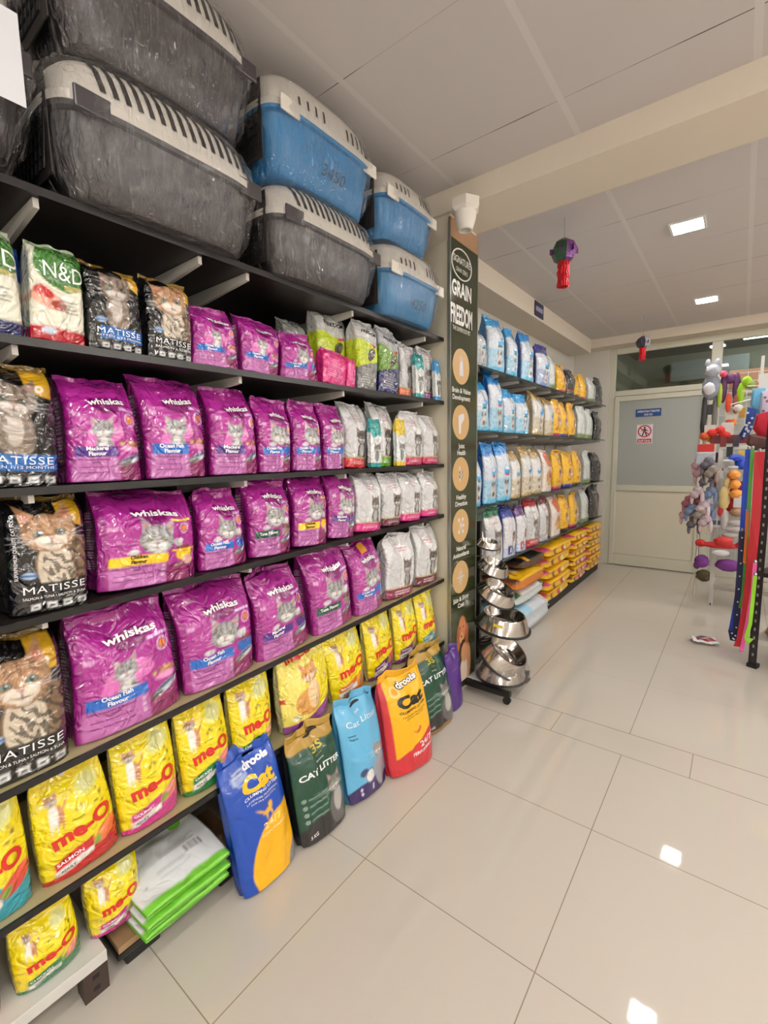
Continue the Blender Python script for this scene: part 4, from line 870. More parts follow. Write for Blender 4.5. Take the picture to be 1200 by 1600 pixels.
litter(art_litter_sky,1.395,.248,.42,.11,-1.15,.22,.05,0,'light blue cat litter bag with dark violet base and grey cat',[T('small_print','SAAB',-.05,.83,.02,tw),T('product_name','Cat Litter',0,.745,.055,tw,bold=.0,width=.74),T('small_print','Lavender',-.3,.64,.018,tk),T('small_print','Fragrance',-.28,.605,.018,tk)],handle=(-.02,.90,.26,.03),seed=5,side=(70,146,190))
litter(art_litter_yellow,1.645,.285,.45,.13,-1.08,.22,.02,-.2,'yellow cat litter bag with red base and big dark lettering',[T('brand_logo','drools',.08,.865,.062,tk,bold=.09,width=.52,rot=.1,off=.0014),T('brand_logo','drools',.08,.865,.058,tw,bold=.035,width=.49,rot=.1,off=.0024),T('product_name','Cat',.06,.69,.11,tk,bold=.05,width=.6,rot=.04),T('small_print','CLUMPING LITTER',.07,.595,.022,tk,bold=.02,width=.62,rot=.05),T('small_print','LAVENDER FRAGRANCE',.08,.55,.015,tk,width=.55,rot=.05),T('small_print','FOR MULTIPLE CATS',.08,.525,.012,tk,width=.44,rot=.05),T('slogan','24/7',.24,.235,.05,tw,bold=.02,width=.32,rot=.08),T('slogan','PERFORMANCE',.2,.165,.028,tw,bold=.02,width=.56,rot=.08)],seed=6,side=(196,40,50),wt=.27)
greenlit(1.985,.44,'10 KG','green ten kilogram cat litter bag with gold strip, last in the floor row',7,-.05,True,.30,0)
make_bag('cat_litter_bag','violet bag leaning on the poster foot behind the last green litter bag','cat litter bag',None,lambda u,v,a:art_plain(u,v,a,(74,36,120)),.15,.37,.07,(-1.225,2.215,.003),'litter',0,.06,-.05,seed=9,res=(24,30),parts=False,filmname='film_satin')
for (y,c,c2,hh,lb) in ((1.22,(26,44,120),None,.26,'dark blue bag lying behind the light blue litter bag under the shelf'),(1.46,(238,180,20),(200,60,50),.30,'yellow bag in the shadow behind the light blue litter bag'),(1.72,(78,36,130),None,.31,'violet bag in the shadow behind the yellow litter bag')):
    make_bag('stored_bag',lb,'bag',None,(lambda c,c2:(lambda u,v,a:art_plain(u,v,a,c,c2)))(c,c2),.22,hh,.14,(-1.45,y,.001),'litter',0,.05,0,seed=11,res=(22,28),parts=False,filmname='film_satin')
# ---- flat white bags with green ends stacked on the low stand
ly=Matrix(((0,0,-1),(1,0,0),(0,-1,0)))
for i in range(3):
    R_=(Matrix.Rotation(.05+.02*i,3,'Y')@ly).to_euler('XYZ')
    make_bag('flat_bag','white bag with grey print and bar code lying topmost' if i==2 else 'white bag with green end lying %s in the flat stack'%('lowest','in the middle','')[i],'pet food bag','flat white bags with green ends',art_flatwhite,.28,.27,.036,(-1.235+.006*(i%2),.610+.004*i,.105+.034*i),'pillow',seed=20+i,res=(40,40),side=(110,190,50),lying=R_,parts=True if i==2 else False,sealcol=(228,232,234),filmname='film_satin')
# ================================================================= pet carriers wrapped in clear film
def wrap_mat():
    m=bpy.data.materials.new('clear_wrap'); m.use_nodes=True; nt=m.node_tree; L=nt.links
    tc=nt.nodes.new('ShaderNodeTexCoord'); mp=nt.nodes.new('ShaderNodeMapping'); mp.inputs['Scale'].default_value=(1,1.0,.28); L.new(tc.outputs['Object'],mp.inputs[0])
    n=nt.nodes.new('ShaderNodeTexNoise'); n.inputs['Scale'].default_value=42; n.inputs['Detail'].default_value=4; n.inputs['Distortion'].default_value=1.4; L.new(mp.outputs[0],n.inputs['Vector'])
    bp=nt.nodes.new('ShaderNodeBump'); bp.inputs['Strength'].default_value=1; bp.inputs['Distance'].default_value=.03; vo=nt.nodes.new('ShaderNodeTexVoronoi'); vo.inputs['Scale'].default_value=26; L.new(mp.outputs[0],vo.inputs['Vector']); ad=nt.nodes.new('ShaderNodeMath'); ad.operation='MULTIPLY_ADD'; ad.inputs[1].default_value=.45; L.new(vo.outputs['Distance'],ad.inputs[0]); L.new(n.outputs['Fac'],ad.inputs[2]); L.new(ad.outputs[0],bp.inputs['Height'])
    tr=nt.nodes.new('ShaderNodeBsdfTransparent'); gl=nt.nodes.new('ShaderNodeBsdfGlossy'); gl.inputs['Roughness'].default_value=.035; gl.inputs[0].default_value=(.95,.95,.97,1); L.new(bp.outputs[0],gl.inputs['Normal'])
    lw=nt.nodes.new('ShaderNodeLayerWeight'); lw.inputs[0].default_value=.35; L.new(bp.outputs[0],lw.inputs['Normal'])
    ml=nt.nodes.new('ShaderNodeMath'); ml.operation='MULTIPLY_ADD'; ml.inputs[1].default_value=.40; ml.inputs[2].default_value=.07; ml.use_clamp=True; L.new(lw.outputs['Fresnel'],ml.inputs[0])
    mx=nt.nodes.new('ShaderNodeMixShader'); L.new(ml.outputs[0],mx.inputs[0]); L.new(tr.outputs[0],mx.inputs[1]); L.new(gl.outputs[0],mx.inputs[2]); L.new(mx.outputs[0],nt.nodes['Material Output'].inputs[0]); return m
WR=wrap_mat()
def ring_pts(a,b,p,n=56):
    out=[]
    for k in range(n):
        t=2*PI*k/n; c,s=math.cos(t),math.sin(t)
        out.append((a*math.copysign(abs(c)**(2/p),c), b*math.copysign(abs(s)**(2/p),s)))
    return out
def loft(levels,n=56,cx=0):
    vs=[];fs=[]
    for a,b,p,z in levels: vs+=[(x,y,z) for x,y in ring_pts(a,b,p,n)]
    for j in range(len(levels)-1):
        for k in range(n): fs.append((j*n+k,j*n+(k+1)%n,(j+1)*n+(k+1)%n,(j+1)*n+k))
    fs.append(tuple(range(n))[::-1]); fs.append(tuple((len(levels)-1)*n+k for k in range(n)))
    return vs,fs
def carrier(label,y0,y1,z0,H,xf,tubc,vents,writing=None,W=.37,topc=(214,208,198),wired=True,group='pet carriers wrapped in clear film',latch=None,paper=False):
    L=(y1-y0); b=L/2; a=W/2
    t=empty('pet_carrier',(xf-a,(y0+y1)/2,z0)); tag(t,label,'pet carrier',group)
    tm=mat('tub_%d_%d_%d'%tubc,tubc,.35,bump=(90,.1,.002)); sm=mat('shell_%d'%topc[0],topc,.45,bump=(90,.12,.002))
    hr=H*.56
    tub=[(a*.74,b*.80,5,0),(a*.80,b*.85,5,.012),(a*.86,b*.90,5,hr*.45),(a*.93,b*.955,5,hr*.92),(a*.99,b*.995,5,hr*.94),(a*1.0,b*1.0,5,hr)]
    v,f=loft(tub); o=mesh_obj('tub',v,f,tm,t,smooth=True); o.data.set_sharp_from_angle(angle=.7)
    shl=[(a*1.005,b*1.003,5,hr),(a*1.005,b*1.003,5,hr+.02),(a*.965,b*.975,4.6,hr+.024),(a*.94,b*.955,4.4,hr+(H-hr)*.42),(a*.88,b*.91,4,hr+(H-hr)*.68),(a*.78,b*.84,3.6,hr+(H-hr)*.86),(a*.6,b*.7,3.2,hr+(H-hr)*.97),(a*.3,b*.4,3,H)]
    v,f=loft(shl); shell_o=o=mesh_obj('top_shell',v,f,sm,t,smooth=True); o.data.set_sharp_from_angle(angle=.8)
    def surf(y,z):
        for i in range(len(shl)-1):
            if shl[i][3]<=z<=shl[i+1][3]+1e-6:
                k=(z-shl[i][3])/max(1e-6,shl[i+1][3]-shl[i][3]); A=shl[i][0]*(1-k)+shl[i+1][0]*k; B=shl[i][1]*(1-k)+shl[i+1][1]*k; p=shl[i][2]; break
        else: A,B,p=shl[-1][:3]
        q=min(.999,abs(y)/B); return A*(1-q**p)**(1/p)
    q=MB()
    if vents=='long': slots=[(-b*.62+ i*(b*1.5/15), hr+.045+.00*i, hr+(H-hr)*.84) for i in range(16)]
    else: slots=[(-b*.1+i*(b*.95/9) if i>3 else -b*.55+i*b*.14, hr+.035, hr+.062+.004*i) for i in range(10)]
    for ys,za,zb in slots:
        pts=[]; N=7; sw=.0065 if vents=='long' else .0045
        for i in range(N):
            z=za+(zb-za)*i/(N-1); yy=ys-(.012*(i/(N-1)) if vents=='long' else 0); pts.append((yy,z))
        vs=[];fs=[]
        for yy,z in pts: vs+=[(surf(yy-sw,z)+.0015,yy-sw,z),(surf(yy+sw,z)+.0015,yy+sw,z)]
        for i in range(N-1): fs.append((2*i,2*i+1,2*i+3,2*i+2))
        q.add(vs,fs)
    q.build('vent_slots',mat('vent_dark',(40,34,32),.7),shell_o)
    for s_ in ((-.72,.82) if latch is None else latch):
        yy=s_*b; x=surf(yy,hr+.01)
        MB().box(x-.004,x+.005,yy-.04,yy+.04,hr-.02,hr+.028).build('latch',tm if vents=='long' else sm,t,bevel=.006)
    # wire door at the end facing the shop front
    q=MB(); yb_=-b*1.0-.004
    for i in range(9): x=-a*.6+i*a*1.2/8; q.tube([(x,yb_-.004,H*.12),(x,yb_+.012,H*.78)],.0022,5)
    for i in range(8): z=H*.12+i*H*.66/7; q.tube([(-a*.6,yb_-.004+.016*i/7,z),(a*.6,yb_-.004+.016*i/7,z)],.0022,5)
    q.build('wire_door',mat('wire_dark',(40,40,42),.4,metal=.6),t)
    MB().box(-a*.64,a*.64,-b*.985,-b*.975+.0,H*.1,H*.8).build('door_opening',mat('vent_dark',(40,34,32),.7),t)
    if writing:
        zt=hr*.52; x=a*.885
        for i in (0,):
            M=Matrix.Translation((x+.004,b*.12,zt))@Matrix.Rotation(-.12,4,'Y')@FX
            # marker strokes follow the tub wall
            flat_text('handwriting',writing,.042,Matrix.Translation((a*.955 if False else a*.90+.003,b*.05,zt-.02))@Matrix.Rotation(.13,4,'Y')@FX,mat('marker_ink',(26,36,48),.5),t,-.012,shear=.3)
    if paper:
        MB().box(a*1.012,a*1.016,b*.28,b*.88,H*.28,H*.80).build('paper_label',mat('paper_white',(200,200,204),.5),t)
    # clear film around everything
    wl=[(a*.80,b*.86,4,-.001),(a*.9,b*.95,4,hr*.3),(a*.985,b*1.0,4,hr*.75),(a*1.045,b*1.03,4,hr),(a*1.04,b*1.03,4,hr+.03),(a*.99,b*1.0,4,hr+(H-hr)*.45),(a*.91,b*.95,3.6,hr+(H-hr)*.75),(a*.7,b*.78,3.2,H*1.004),(a*.3,b*.4,3,H*1.006)]
    fine=[]
    for i in range(len(wl)-1):
        for k in range(4): s=k/4; fine.append(tuple(wl[i][j]*(1-s)+wl[i+1][j]*s for j in range(4)))
    fine.append(wl[-1]); n=120; v,f=loft(fine,n); r=np.random.RandomState(int(y0*1000)+int(z0*100)); ph=r.rand(12)*6.28
    nv=[]
    for i,(x,y,z) in enumerate(v):
        j=i//n; k=i%n; am=.0035*(1 if 2<j<len(fine)-3 else .2)
        d=am*(math.sin(k*.9+ph[0]+1.5*math.sin(j*.35+ph[1]))+.7*math.sin(k*1.7+j*.4+ph[2])+.6*math.sin(j*1.1+k*.3+ph[3])); R0=math.hypot(x,y)+1e-6; d=max(-.0015,d)+.0045*abs(math.sin(k*1.37+ph[4]+.25*math.sin(j*.5)))*(1 if 2<j<len(fine)-3 else .1)
        nv.append((x*(1+d/R0),y*(1+d/R0),z))
    o=mesh_obj('plastic_wrap',nv,f,WR,t,smooth=True)
    return t
G_=(58,54,57); Bl=(22,120,176)
carrier('dark wrapped pet carrier with a white paper label at the top left corner',-.16,.415,2.064,.33,-1.20,(50,46,48),'long',None,paper=True,latch=(.82,),topc=(120,116,112))
carrier('grey pet carrier with handwritten price on the shelf beside the labelled one',.44,1.005,2.064,.325,-1.215,G_,'long','4150')
carrier('grey pet carrier stacked on top, touching the ceiling at the upper left',.46,1.005,2.392,.34,-1.215,(56,50,54),'long',None)
carrier('grey based pet carrier with white slotted top under the larger blue one',1.05,1.61,2.064,.31,-1.22,G_,'long',None)
carrier('blue based pet carrier with a handwritten price stacked under the ceiling',1.05,1.59,2.377,.335,-1.22,Bl,'short','3450')
carrier('blue based pet carrier standing on the shelf end beside the poster',1.64,2.115,2.064,.315,-1.22,(34,124,176),'short','4250')
carrier('smaller blue based pet carrier stacked on top near the beam',1.64,2.06,2.382,.285,-1.23,Bl,'short',None)
tag(MB().box(-1.6,-1.3,-.4,.42,2.398,2.41).build('carton_board',mat('brown_card',(160,128,92),.6)),'brown card sheet lying on the labelled carrier','cardboard sheet') if False else None
# ================================================================= far glass shelves
gs=mat('dark_glass_shelf',(70,80,78),.08,spec=.6); ge=mat('glass_edge',(36,52,50),.15)
FSH={'A':1.995,'B':1.59,'C':1.10,'D':.665}
fn={'A':'uppermost glass shelf of the far run','B':'second glass shelf of the far run','C':'third glass shelf of the far run','D':'lowest glass shelf of the far run above the stacked sacks'}
for k,z in FSH.items():
    t=empty('glass_shelf',(-1.56,4.36,z)); tag(t,fn[k],'shelf')
    MB().box(-.235,.225,-1.76,1.76,-.010,-.0005).build('pane',gs,t); MB().box(.225,.228,-1.76,1.76,-.011,0).build('front_edge',ge,t)
    for i in range(10):
        y=-1.66+i*.37; q=MB(); q.prism([(-.23,-.011),(.19,-.011),(.20,-.02),(.19,-.03),(-.23,-.065 if k!='D' else -.032)],'y',y-.009,y+.009); q.build('bracket',brk,t)
for yy in np.arange(2.75,6.0,.37):
    tag(MB().box(XW+.002,XW+.02,yy-.012,yy+.012,.1,2.15).build('wall_rail',brk),'slotted steel upright on the wall behind the far shelves','rail','uprights behind the far shelves')
pup=lambda **k:(lambda u,v,a:art_puppy(u,v,a,**k))
gold=pup(top=(176,146,90),bot=(186,160,110),body=(222,220,216),sec=(50,150,210),lab=(206,200,190),pic=(120,110,100))
KIND={'pup':(pup(),(70,130,180),'white and blue puppy food bag'),'pup2':(pup(top=(20,130,206),lab=(190,50,70)),(40,90,160),'bright blue topped dog food bag'),'navy':(pup(top=(40,44,130),bot=(120,140,200)),(40,44,110),'white dog food bag with navy top'),'grey':(pup(top=(36,44,70),body=(190,196,200),bot=(150,160,170)),(120,126,130),'silver grey dog food bag'),
'gold':(gold,(190,170,130),'gold topped white dog food bag'),'yel':(lambda u,v,a:art_yellow(u,v,a,0),(216,160,20),'yellow dog food bag with red emblem'),'yel2':(lambda u,v,a:art_yellow(u,v,a,1),(196,140,20),'yellow dog food bag with brown base'),'yel3':(lambda u,v,a:art_yellow(u,v,a,2),(216,160,20),'yellow dog food bag with blue base'),
'wg':(art_whitegreen,(190,194,190),'plain white dog food bag with olive base'),'blk':(lambda u,v,a:art_black(u,v,a),(20,18,22),'black dog food bag'),'brn':(lambda u,v,a:art_black(u,v,a,(120,60,30)),(46,30,26),'dark brown dog food bag'),'grn':(lambda u,v,a:art_rc(u,v,a,(200,204,204),top=(16,110,74)),(180,184,182),'white dog food bag with green top'),
'let':(art_letter,(60,70,150),'navy topped white bag with letter box'),'letr':(lambda u,v,a:art_letter(u,v,a,(96,50,120),(180,40,60)),(90,60,130),'violet topped bag with red letter box'),'red':(lambda u,v,a:art_rc(u,v,a,(190,40,60),top=(176,30,50)),(150,40,50),'red topped white dog food bag'),'mar':(lambda u,v,a:art_rc(u,v,a,(170,170,176),top=(110,24,44)),(120,90,96),'white dog food bag with maroon top'),'ora':(art_orange,(206,180,160),'white bag with orange circle and meal picture')}
FB={'A':[('grey',2.70,2.88,.25),('pup',2.93,3.15,.37),('pup',3.22,3.40,.35),('pup2',3.50,3.74,.38),('navy',3.86,4.10,.34),('wg',4.12,4.27,.31),('yel',4.38,4.62,.26),('brn',4.66,4.86,.25),('yel2',4.88,5.08,.24),('yel',5.12,5.34,.26),('wg',5.46,5.66,.26),('blk',5.74,6.02,.30)],
'B':[('pup',2.70,2.91,.33),('pup2',2.94,3.15,.41),('pup',3.18,3.38,.32),('pup',3.43,3.64,.30),('gold',3.76,3.99,.36),('gold',4.06,4.27,.34),('yel',4.29,4.48,.34),('yel3',4.50,4.70,.34),('yel2',4.76,4.98,.34),('wg',5.10,5.34,.34),('wg',5.40,5.62,.33),('blk',5.74,6.02,.33)],
'C':[('pup',2.66,2.81,.37),('pup2',2.86,3.06,.42),('pup2',3.10,3.30,.43),('gold',3.33,3.49,.37),('gold',3.56,3.76,.40),('gold',3.79,3.96,.38),('ora',4.02,4.24,.37),('yel',4.34,4.58,.37),('yel3',4.68,4.92,.36),('yel2',5.00,5.24,.36),('wg',5.36,5.60,.36),('blk',5.74,6.02,.34)],
'D':[('grn',2.68,2.87,.37),('grn',2.94,3.16,.40),('let',3.21,3.43,.39),('letr',3.46,3.65,.37),('red',3.70,3.93,.40),('mar',3.98,4.19,.39),('ora',4.30,4.56,.37),('yel2',4.62,4.83,.36),('yel',4.92,5.18,.36),('wg',5.32,5.56,.37),('blk',5.72,6.02,.40)]}
ordn=['nearest to','second from','third from','fourth from','fifth from','sixth from','seventh from','eighth from','ninth from','tenth from','eleventh from','twelfth from']
sn={'A':'uppermost glass shelf','B':'second glass shelf','C':'third glass shelf','D':'lowest glass shelf'}
for r_,L in FB.items():
    for i,(k,y0,y1,h) in enumerate(L):
        art,side,desc=KIND[k]
        make_bag('dog_food_bag','%s, %s the poster, %s'%(desc,ordn[i],sn[r_]),'dog food bag','dog food bags on the far glass shelves',art,y1-y0,h,.12,(-1.335-.062,(y0+y1)/2,FSH[r_]+.0005),'quad' if k[:3] not in('yel',) else 'pillow',-.12 if (i+ord(r_))%3==0 else 0,.03,(((i*7+ord(r_))%5)-2)*.012,seed=i*13+ord(r_),res=(18,28),wt=(y1-y0)*.92,parts=False,side=side)
# second rank behind the near end, dark blue tops showing above
for (y,z,h,c,lb) in ((2.76,1.995,.33,(30,50,100),'dark blue bag in the rear rank at the poster end, uppermost glass shelf'),(2.82,1.59,.38,(26,80,150),'blue bag in the rear rank at the poster end of the second glass shelf'),(3.3,1.59,.36,(20,50,110),'dark blue bag in the rear rank in the middle of the second glass shelf'),(2.95,1.10,.40,(20,60,120),'dark blue bag in the rear rank on the third glass shelf')):
    make_bag('dog_food_bag',lb,'dog food bag',None,(lambda c:(lambda u,v,a:art_plain(u,v,a,c)))(c),.26,h,.11,(-1.335-.20,y,z+.0005),'quad',0,.02,0,seed=5,res=(14,20),parts=False,side=c)
# ---- sacks stacked on the floor, long side to the aisle
LYS=Matrix(((1,0,0),(0,0,1),(0,-1,0)))
def sack(label,y0,z,L,W,Dp,art,side,xf,seed,group,dx=0,nm='dog_food_sack'):
    make_bag(nm,label,'dog food sack',group,art,W,L,Dp,(xf-W/2+dx,y0,z+Dp/2),'sack',seed=seed,res=(18,26),parts=False,lying=LYS.to_euler('XYZ'),side=side,filmname='film_satin')
tag(MB().box(-1.72,-1.34,4.0,6.05,.0,.09).build('sack_plinth',mat('plinth_dark',(30,28,28),.6),bevel=.004),'low dark plinth under the stacked yellow sacks','plinth')
def yside(c2): 
    return c2
wrd=['lowest','second from the bottom','third from the bottom','fourth from the bottom','fifth from the bottom','topmost']
stk=[('first','nearest the poster',4.02,.72,5,.104,[0,0,0,0,0],(236,180,24)),('middle','in the middle',4.80,.56,6,.0875,[1,1,1,0,0,0],(236,180,24)),('last','beside the door',5.42,.60,6,.0875,[0,0,0,2,0,0],(236,180,24))]
for nm_,where,y0,L,n,dp,kinds,c in stk:
    for i in range(n):
        kk=kinds[i]; sc_=(lambda kk,i,n_:(lambda v:(200,50,40) if abs(v-.5-.04*math.sin(i*2))<.05 else (245,226,150) if .58<v<.66 else (226,150,170) if (kk==1 and v>.35) else ((120,70,30) if .2<v<.27 else (238,184,26))))(kk,i,n)
        sack('yellow sack, %s in the stack %s'%(wrd[min(i,5)] if n==6 or i<n-1 else 'topmost',where),y0+.01*((i*3)%3),.092+i*dp,L,.40,dp*1.04,(lambda k_:(lambda u,v,a:art_yellow(u,v,a,k_)))(kk),sc_,-1.29,40+i+int(y0*10),'yellow sacks stacked on the floor',dx=.01*((i*5)%3-1))
0 and sack('navy sack lying on the far yellow stack',5.45,.706,.5,.36,.06,lambda u,v,a:art_plain(u,v,a,(50,50,120),(200,60,60)),(50,46,110),-1.33,71,None)
sack('big pale blue and white sack lying lowest beside the bowl stand',3.30,.004,.72,.42,.23,lambda u,v,a:art_puppy(u,v,a,top=(200,206,214)),(206,214,222),-1.26,72,None)
sack('white sack with a green end lying above the pale blue sack',3.34,.24,.62,.34,.13,lambda u,v,a:art_rc(u,v,a,(16,110,74),top=(16,110,74)),(206,214,214),-1.30,73,None)
sack('yellow sack with red panel lying on the white and green one',3.30,.375,.62,.36,.13,lambda u,v,a:art_yellow(u,v,a,1),(214,120,30),-1.28,74,None)
sack('dark brown and yellow sack lying topmost beside the bowl stand',3.50,.507,.52,.34,.10,lambda u,v,a:art_black(u,v,a,(226,160,30)),(84,50,36),-1.31,75,None)
# ================================================================= bowl stand
def steel():
    m=mat('steel',(206,200,194),.14,metal=1,bump=(14,.15,.01)); return m
st=steel(); blk=mat('stand_black',(14,14,14),.35); rub=mat('rubber_black',(18,18,18),.6)
t=empty('bowl_stand',(-1.15,2.60,0)); tag(t,'black wheeled wire stand holding steel pet bowls beside the green poster','display stand')
MB().box(-.165,-.135,-.03,.005,.055,1.02).box(-.165,-.135,.05,.08,.055,1.02).build('upright',blk,t,bevel=.003)
MB().box(-.175,.175,-.20,-.165,.045,.075).box(-.175,.165,.12,.15,.045,.075).box(-.175,-.14,-.20,.15,.045,.075).build('base_frame',blk,t,bevel=.003)
for x,y in ((.155,-.183),(.15,.135),(-.155,-.183),(-.155,.135)):
    c=MB(); c.lathe([(.0,-.011),(.022,-.011),(.022,.011),(0,.011)],16,Matrix.Translation((x,y,.023))@Matrix.Rotation(PI/2,4,'X'),cap=False); c.box(x-.01,x+.01,y-.014,y+.014,.023,.048); c.build('caster',blk,t)
MB().box(-.14,.05,-.16,.11,.076,.079).build('price_card',mat('paper_white',(220,220,222),.5),t)
BOWL=[(.8,'small steel bowl, uppermost on the wire stand',-1.205,.895,.074,.2),(0,'steel bowl second from the top of the wire stand',-1.165,.755,.102,.42),(0,'steel bowl third from the top of the wire stand',-1.14,.60,.126,.50),(0,'wide steel bowl with a small yellow sticker, fourth on the stand',-1.10,.43,.165,.16),(0,'largest steel bowl tipped forward near the foot of the stand',-1.085,.215,.165,.62)]
def bowl(label,x,y,z,R,tilt,wrapc=False,group='steel pet bowls on the wire stand'):
    b=empty('pet_bowl',(x,y,z)); tag(b,label,'pet bowl',group); b.rotation_euler=Matrix.Rotation(tilt,4,'Y').to_euler() if not isinstance(tilt,tuple) else tilt
    h=R*.52
    MB().lathe([(R*.99,-h*.5),(R*.96,-h*.36),(R*.78,h*.44),(R*.76,h*.5),(R*.72,h*.5),(R*.69,h*.42),(R*.60,-h*.12),(R*.5,-h*.3),(R*.25,-h*.36),(.0001,-h*.37)],56,cap=False).build('steel_body',st,b,smooth=True)
    MB().lathe([(R*.95,-h*.54),(R*1.03,-h*.54),(R*1.04,-h*.46),(R*1.0,-h*.38),(R*.95,-h*.42)],56,cap=False).build('rubber_ring',rub,b,smooth=True)
    return b
for i,(q,lb,x,z,R,tl) in enumerate(BOWL):
    b=bowl(lb,x,2.60,z,R,tl)
    if 'sticker' in lb:
        a=-1.05; M=Matrix.Rotation(a-.35,4,'Z'); MB().box(R*.855,R*.862,-.026,.026,-.02,.02,M@Matrix.Rotation(0,4,'Y')).build('sticker',mat('sticker_yellow',(230,200,40),.5),b)
    # wire ring that holds it
    pts=[(x+1.15-R*.33*math.sin(tl)+R*.8*math.cos(a_)*math.cos(tl), R*.8*math.sin(a_), z-R*.33*math.cos(tl)-R*.8*math.cos(a_)*math.sin(tl)) for a_ in np.linspace(0,2*PI,33)[:-1]]
    w_=MB().tube(pts,.004,6,closed=True); w_.tube([(-.15,.02,z-.02),(x+1.15-R*.33*math.sin(tl)-R*.8*math.cos(tl),0,z-R*.33*math.cos(tl)+R*.8*math.sin(tl))],.004,6); w_.build('wire_ring',blk,t)
for k,(z,R) in enumerate(((.118,.150),)):
    bowl('steel bowls wrapped in clear film on the base of the stand',-1.10,2.58,z,R,0)
q,_=loft([(.16,.16,2.2,.078),(.166,.166,2.2,.12),(.15,.15,2.2,.165),(.12,.12,2.2,.172)],60)
r=np.random.RandomState(3); q=[(x*(1+.03*math.sin(k*1.7)),y*(1+.03*math.sin(k*2.3)),z) for k,(x,y,z) in enumerate(q)]
_,f=loft([(1,1,2,0)]*4,60); o=mesh_obj('bag_of_film',q,f,WR,None,smooth=True); o.location=(-1.10,2.58,0); tag(o,'crumpled clear film around the lowest bowls on the stand','plastic film')
hk=MB().tube([(-1.30,2.59,.80),(-1.22,2.50,.835),(-1.16,2.44,.85)],.003,6).build('wire_hook',mat('hook_steel',(180,180,176),.3,metal=.8)); tag(hk,'thin steel hook sticking out between the poster and the bowls','hook')
# ================================================================= right side: display grids, toys, leads, rack
def at(px,py,Y):
    F_=720.587; d=r2*((px-600)/F_)+u2*(-(py-800)/F_)+fw; k=Y/d.y; return Vector((d.x*k,Y,CAM_H+d.z*k))
wm=mat('grid_white',(214,212,206),.35); 
t=empty('display_frame',(-.155,5.19,0)); tag(t,'white steel display frame with wire grid standing on the tiles near the door','display stand')
MB().box(-.017,.017,-.015,.015,0,1.47).build('post',wm,t,bevel=.003); MB().box(.70,.734,-.015,.015,0,1.47).build('post',wm,t,bevel=.003)
MB().box(-.017,.734,-.016,.016,1.445,1.48).build('top_rail',wm,t,bevel=.003); MB().box(.017,.70,-.012,.012,.15,.18).build('lower_rail',wm,t)
q=MB()
for i in range(13): x=.02+i*.055; q.tube([(x,0,.3),(x,0,1.445)],.0022,5)
for i in range(21): z=.3+i*.056; q.tube([(.0,.003,z),(.70,.003,z)],.0022,5)
q.build('wire_grid',wm,t)
MB().lathe([(.016,0),(.016,.02)],10,Matrix.Translation((0,0,-.0))).build('foot_cap',mat('rubber_black',(18,18,18),.6),t)
MB().box(.02,.70,-.10,.02,.20,.215).build('low_tray',mat('tray_grey',(170,164,156),.5),t)
t=empty('tall_grid',(-.30,5.42,0)); tag(t,'tall white wire grid hung with toys behind the display frame','display stand')
q=MB()
for i in range(14): x=i*.075; q.tube([(x,0,.25),(x,0,2.14)],.0025,5)
for i in range(26): z=.26+i*.075; q.tube([(0,.004,z),(.98,.004,z)],.0025,5)
q.build('wire_grid',wm,t); MB().tube([(0,0,0),(0,0,2.2)],.009,8).build('post',wm,t); MB().tube([(.98,0,0),(.98,0,2.2)],.009,8).build('post',wm,t)
# box and shelf behind
o=MB().box(-.14,.7,5.46,5.74,1.98,2.17).build('carton',mat('carton_tan',(176,140,110),.6,noise=(14,(160,120,92))),bevel=.004); tag(o,'long tan carton on top behind the hanging toys','carton')
o=MB().box(-.14,.7,5.46,5.74,1.955,1.978).build('carton_shelf',wm); tag(o,'white ledge under the tan carton','shelf')
o=MB().box(-.24,.5,5.20,5.38,1.50,1.575).build('red_tray',mat('dark_red',(116,30,34),.4),bevel=.006); tag(o,'dark red tray above the white frame behind carded balls','tray')
def hang(name,label,cat,Y,px,py,group=None):
    p=at(px,py,Y); e=empty(name,p); tag(e,label,cat,group); e['_py']=0; del e['_py']; return e
def mm(px,Y): return px/720.587*Y*1.0     # pixels to metres for things that hang at depth Y
def plush(label,cat,Y,px,py,parts,group=None,name='plush_toy',hook=True):
    """parts: (part name, colour, list of (x,y,z,rx,ry,rz)) in pixel units around the hanging point"""
    e=hang(name,label,cat,Y,px,py,group); k=mm(1,Y)
    for pn,c,L in parts:
        q=MB()
        for x,y,z,rx,ry,rz in L:
            n1,n2=14,8; vs=[];fs=[]
            for j in range(n2+1):
                th=PI*j/n2
                for i in range(n1):
                    ph=2*PI*i/n1; wv=1+.13*math.sin(3*ph+2*j+x)+.08*math.sin(5*ph-1.7*j+z); vs.append(((x+rx*math.sin(th)*math.cos(ph)*wv)*k,(y+ry*math.sin(th)*math.sin(ph)*wv)*k,(z+rz*math.cos(th))*k))
            for j in range(n2):
                for i in range(n1): fs.append((j*n1+i,(j+1)*n1+i,(j+1)*n1+(i+1)%n1,j*n1+(i+1)%n1))
            q.add(vs,fs)
        q.build(pn,mat('toy_%d_%d_%d'%c,c,.6,bump=(160,.3,.003)),e,smooth=True)
    return e
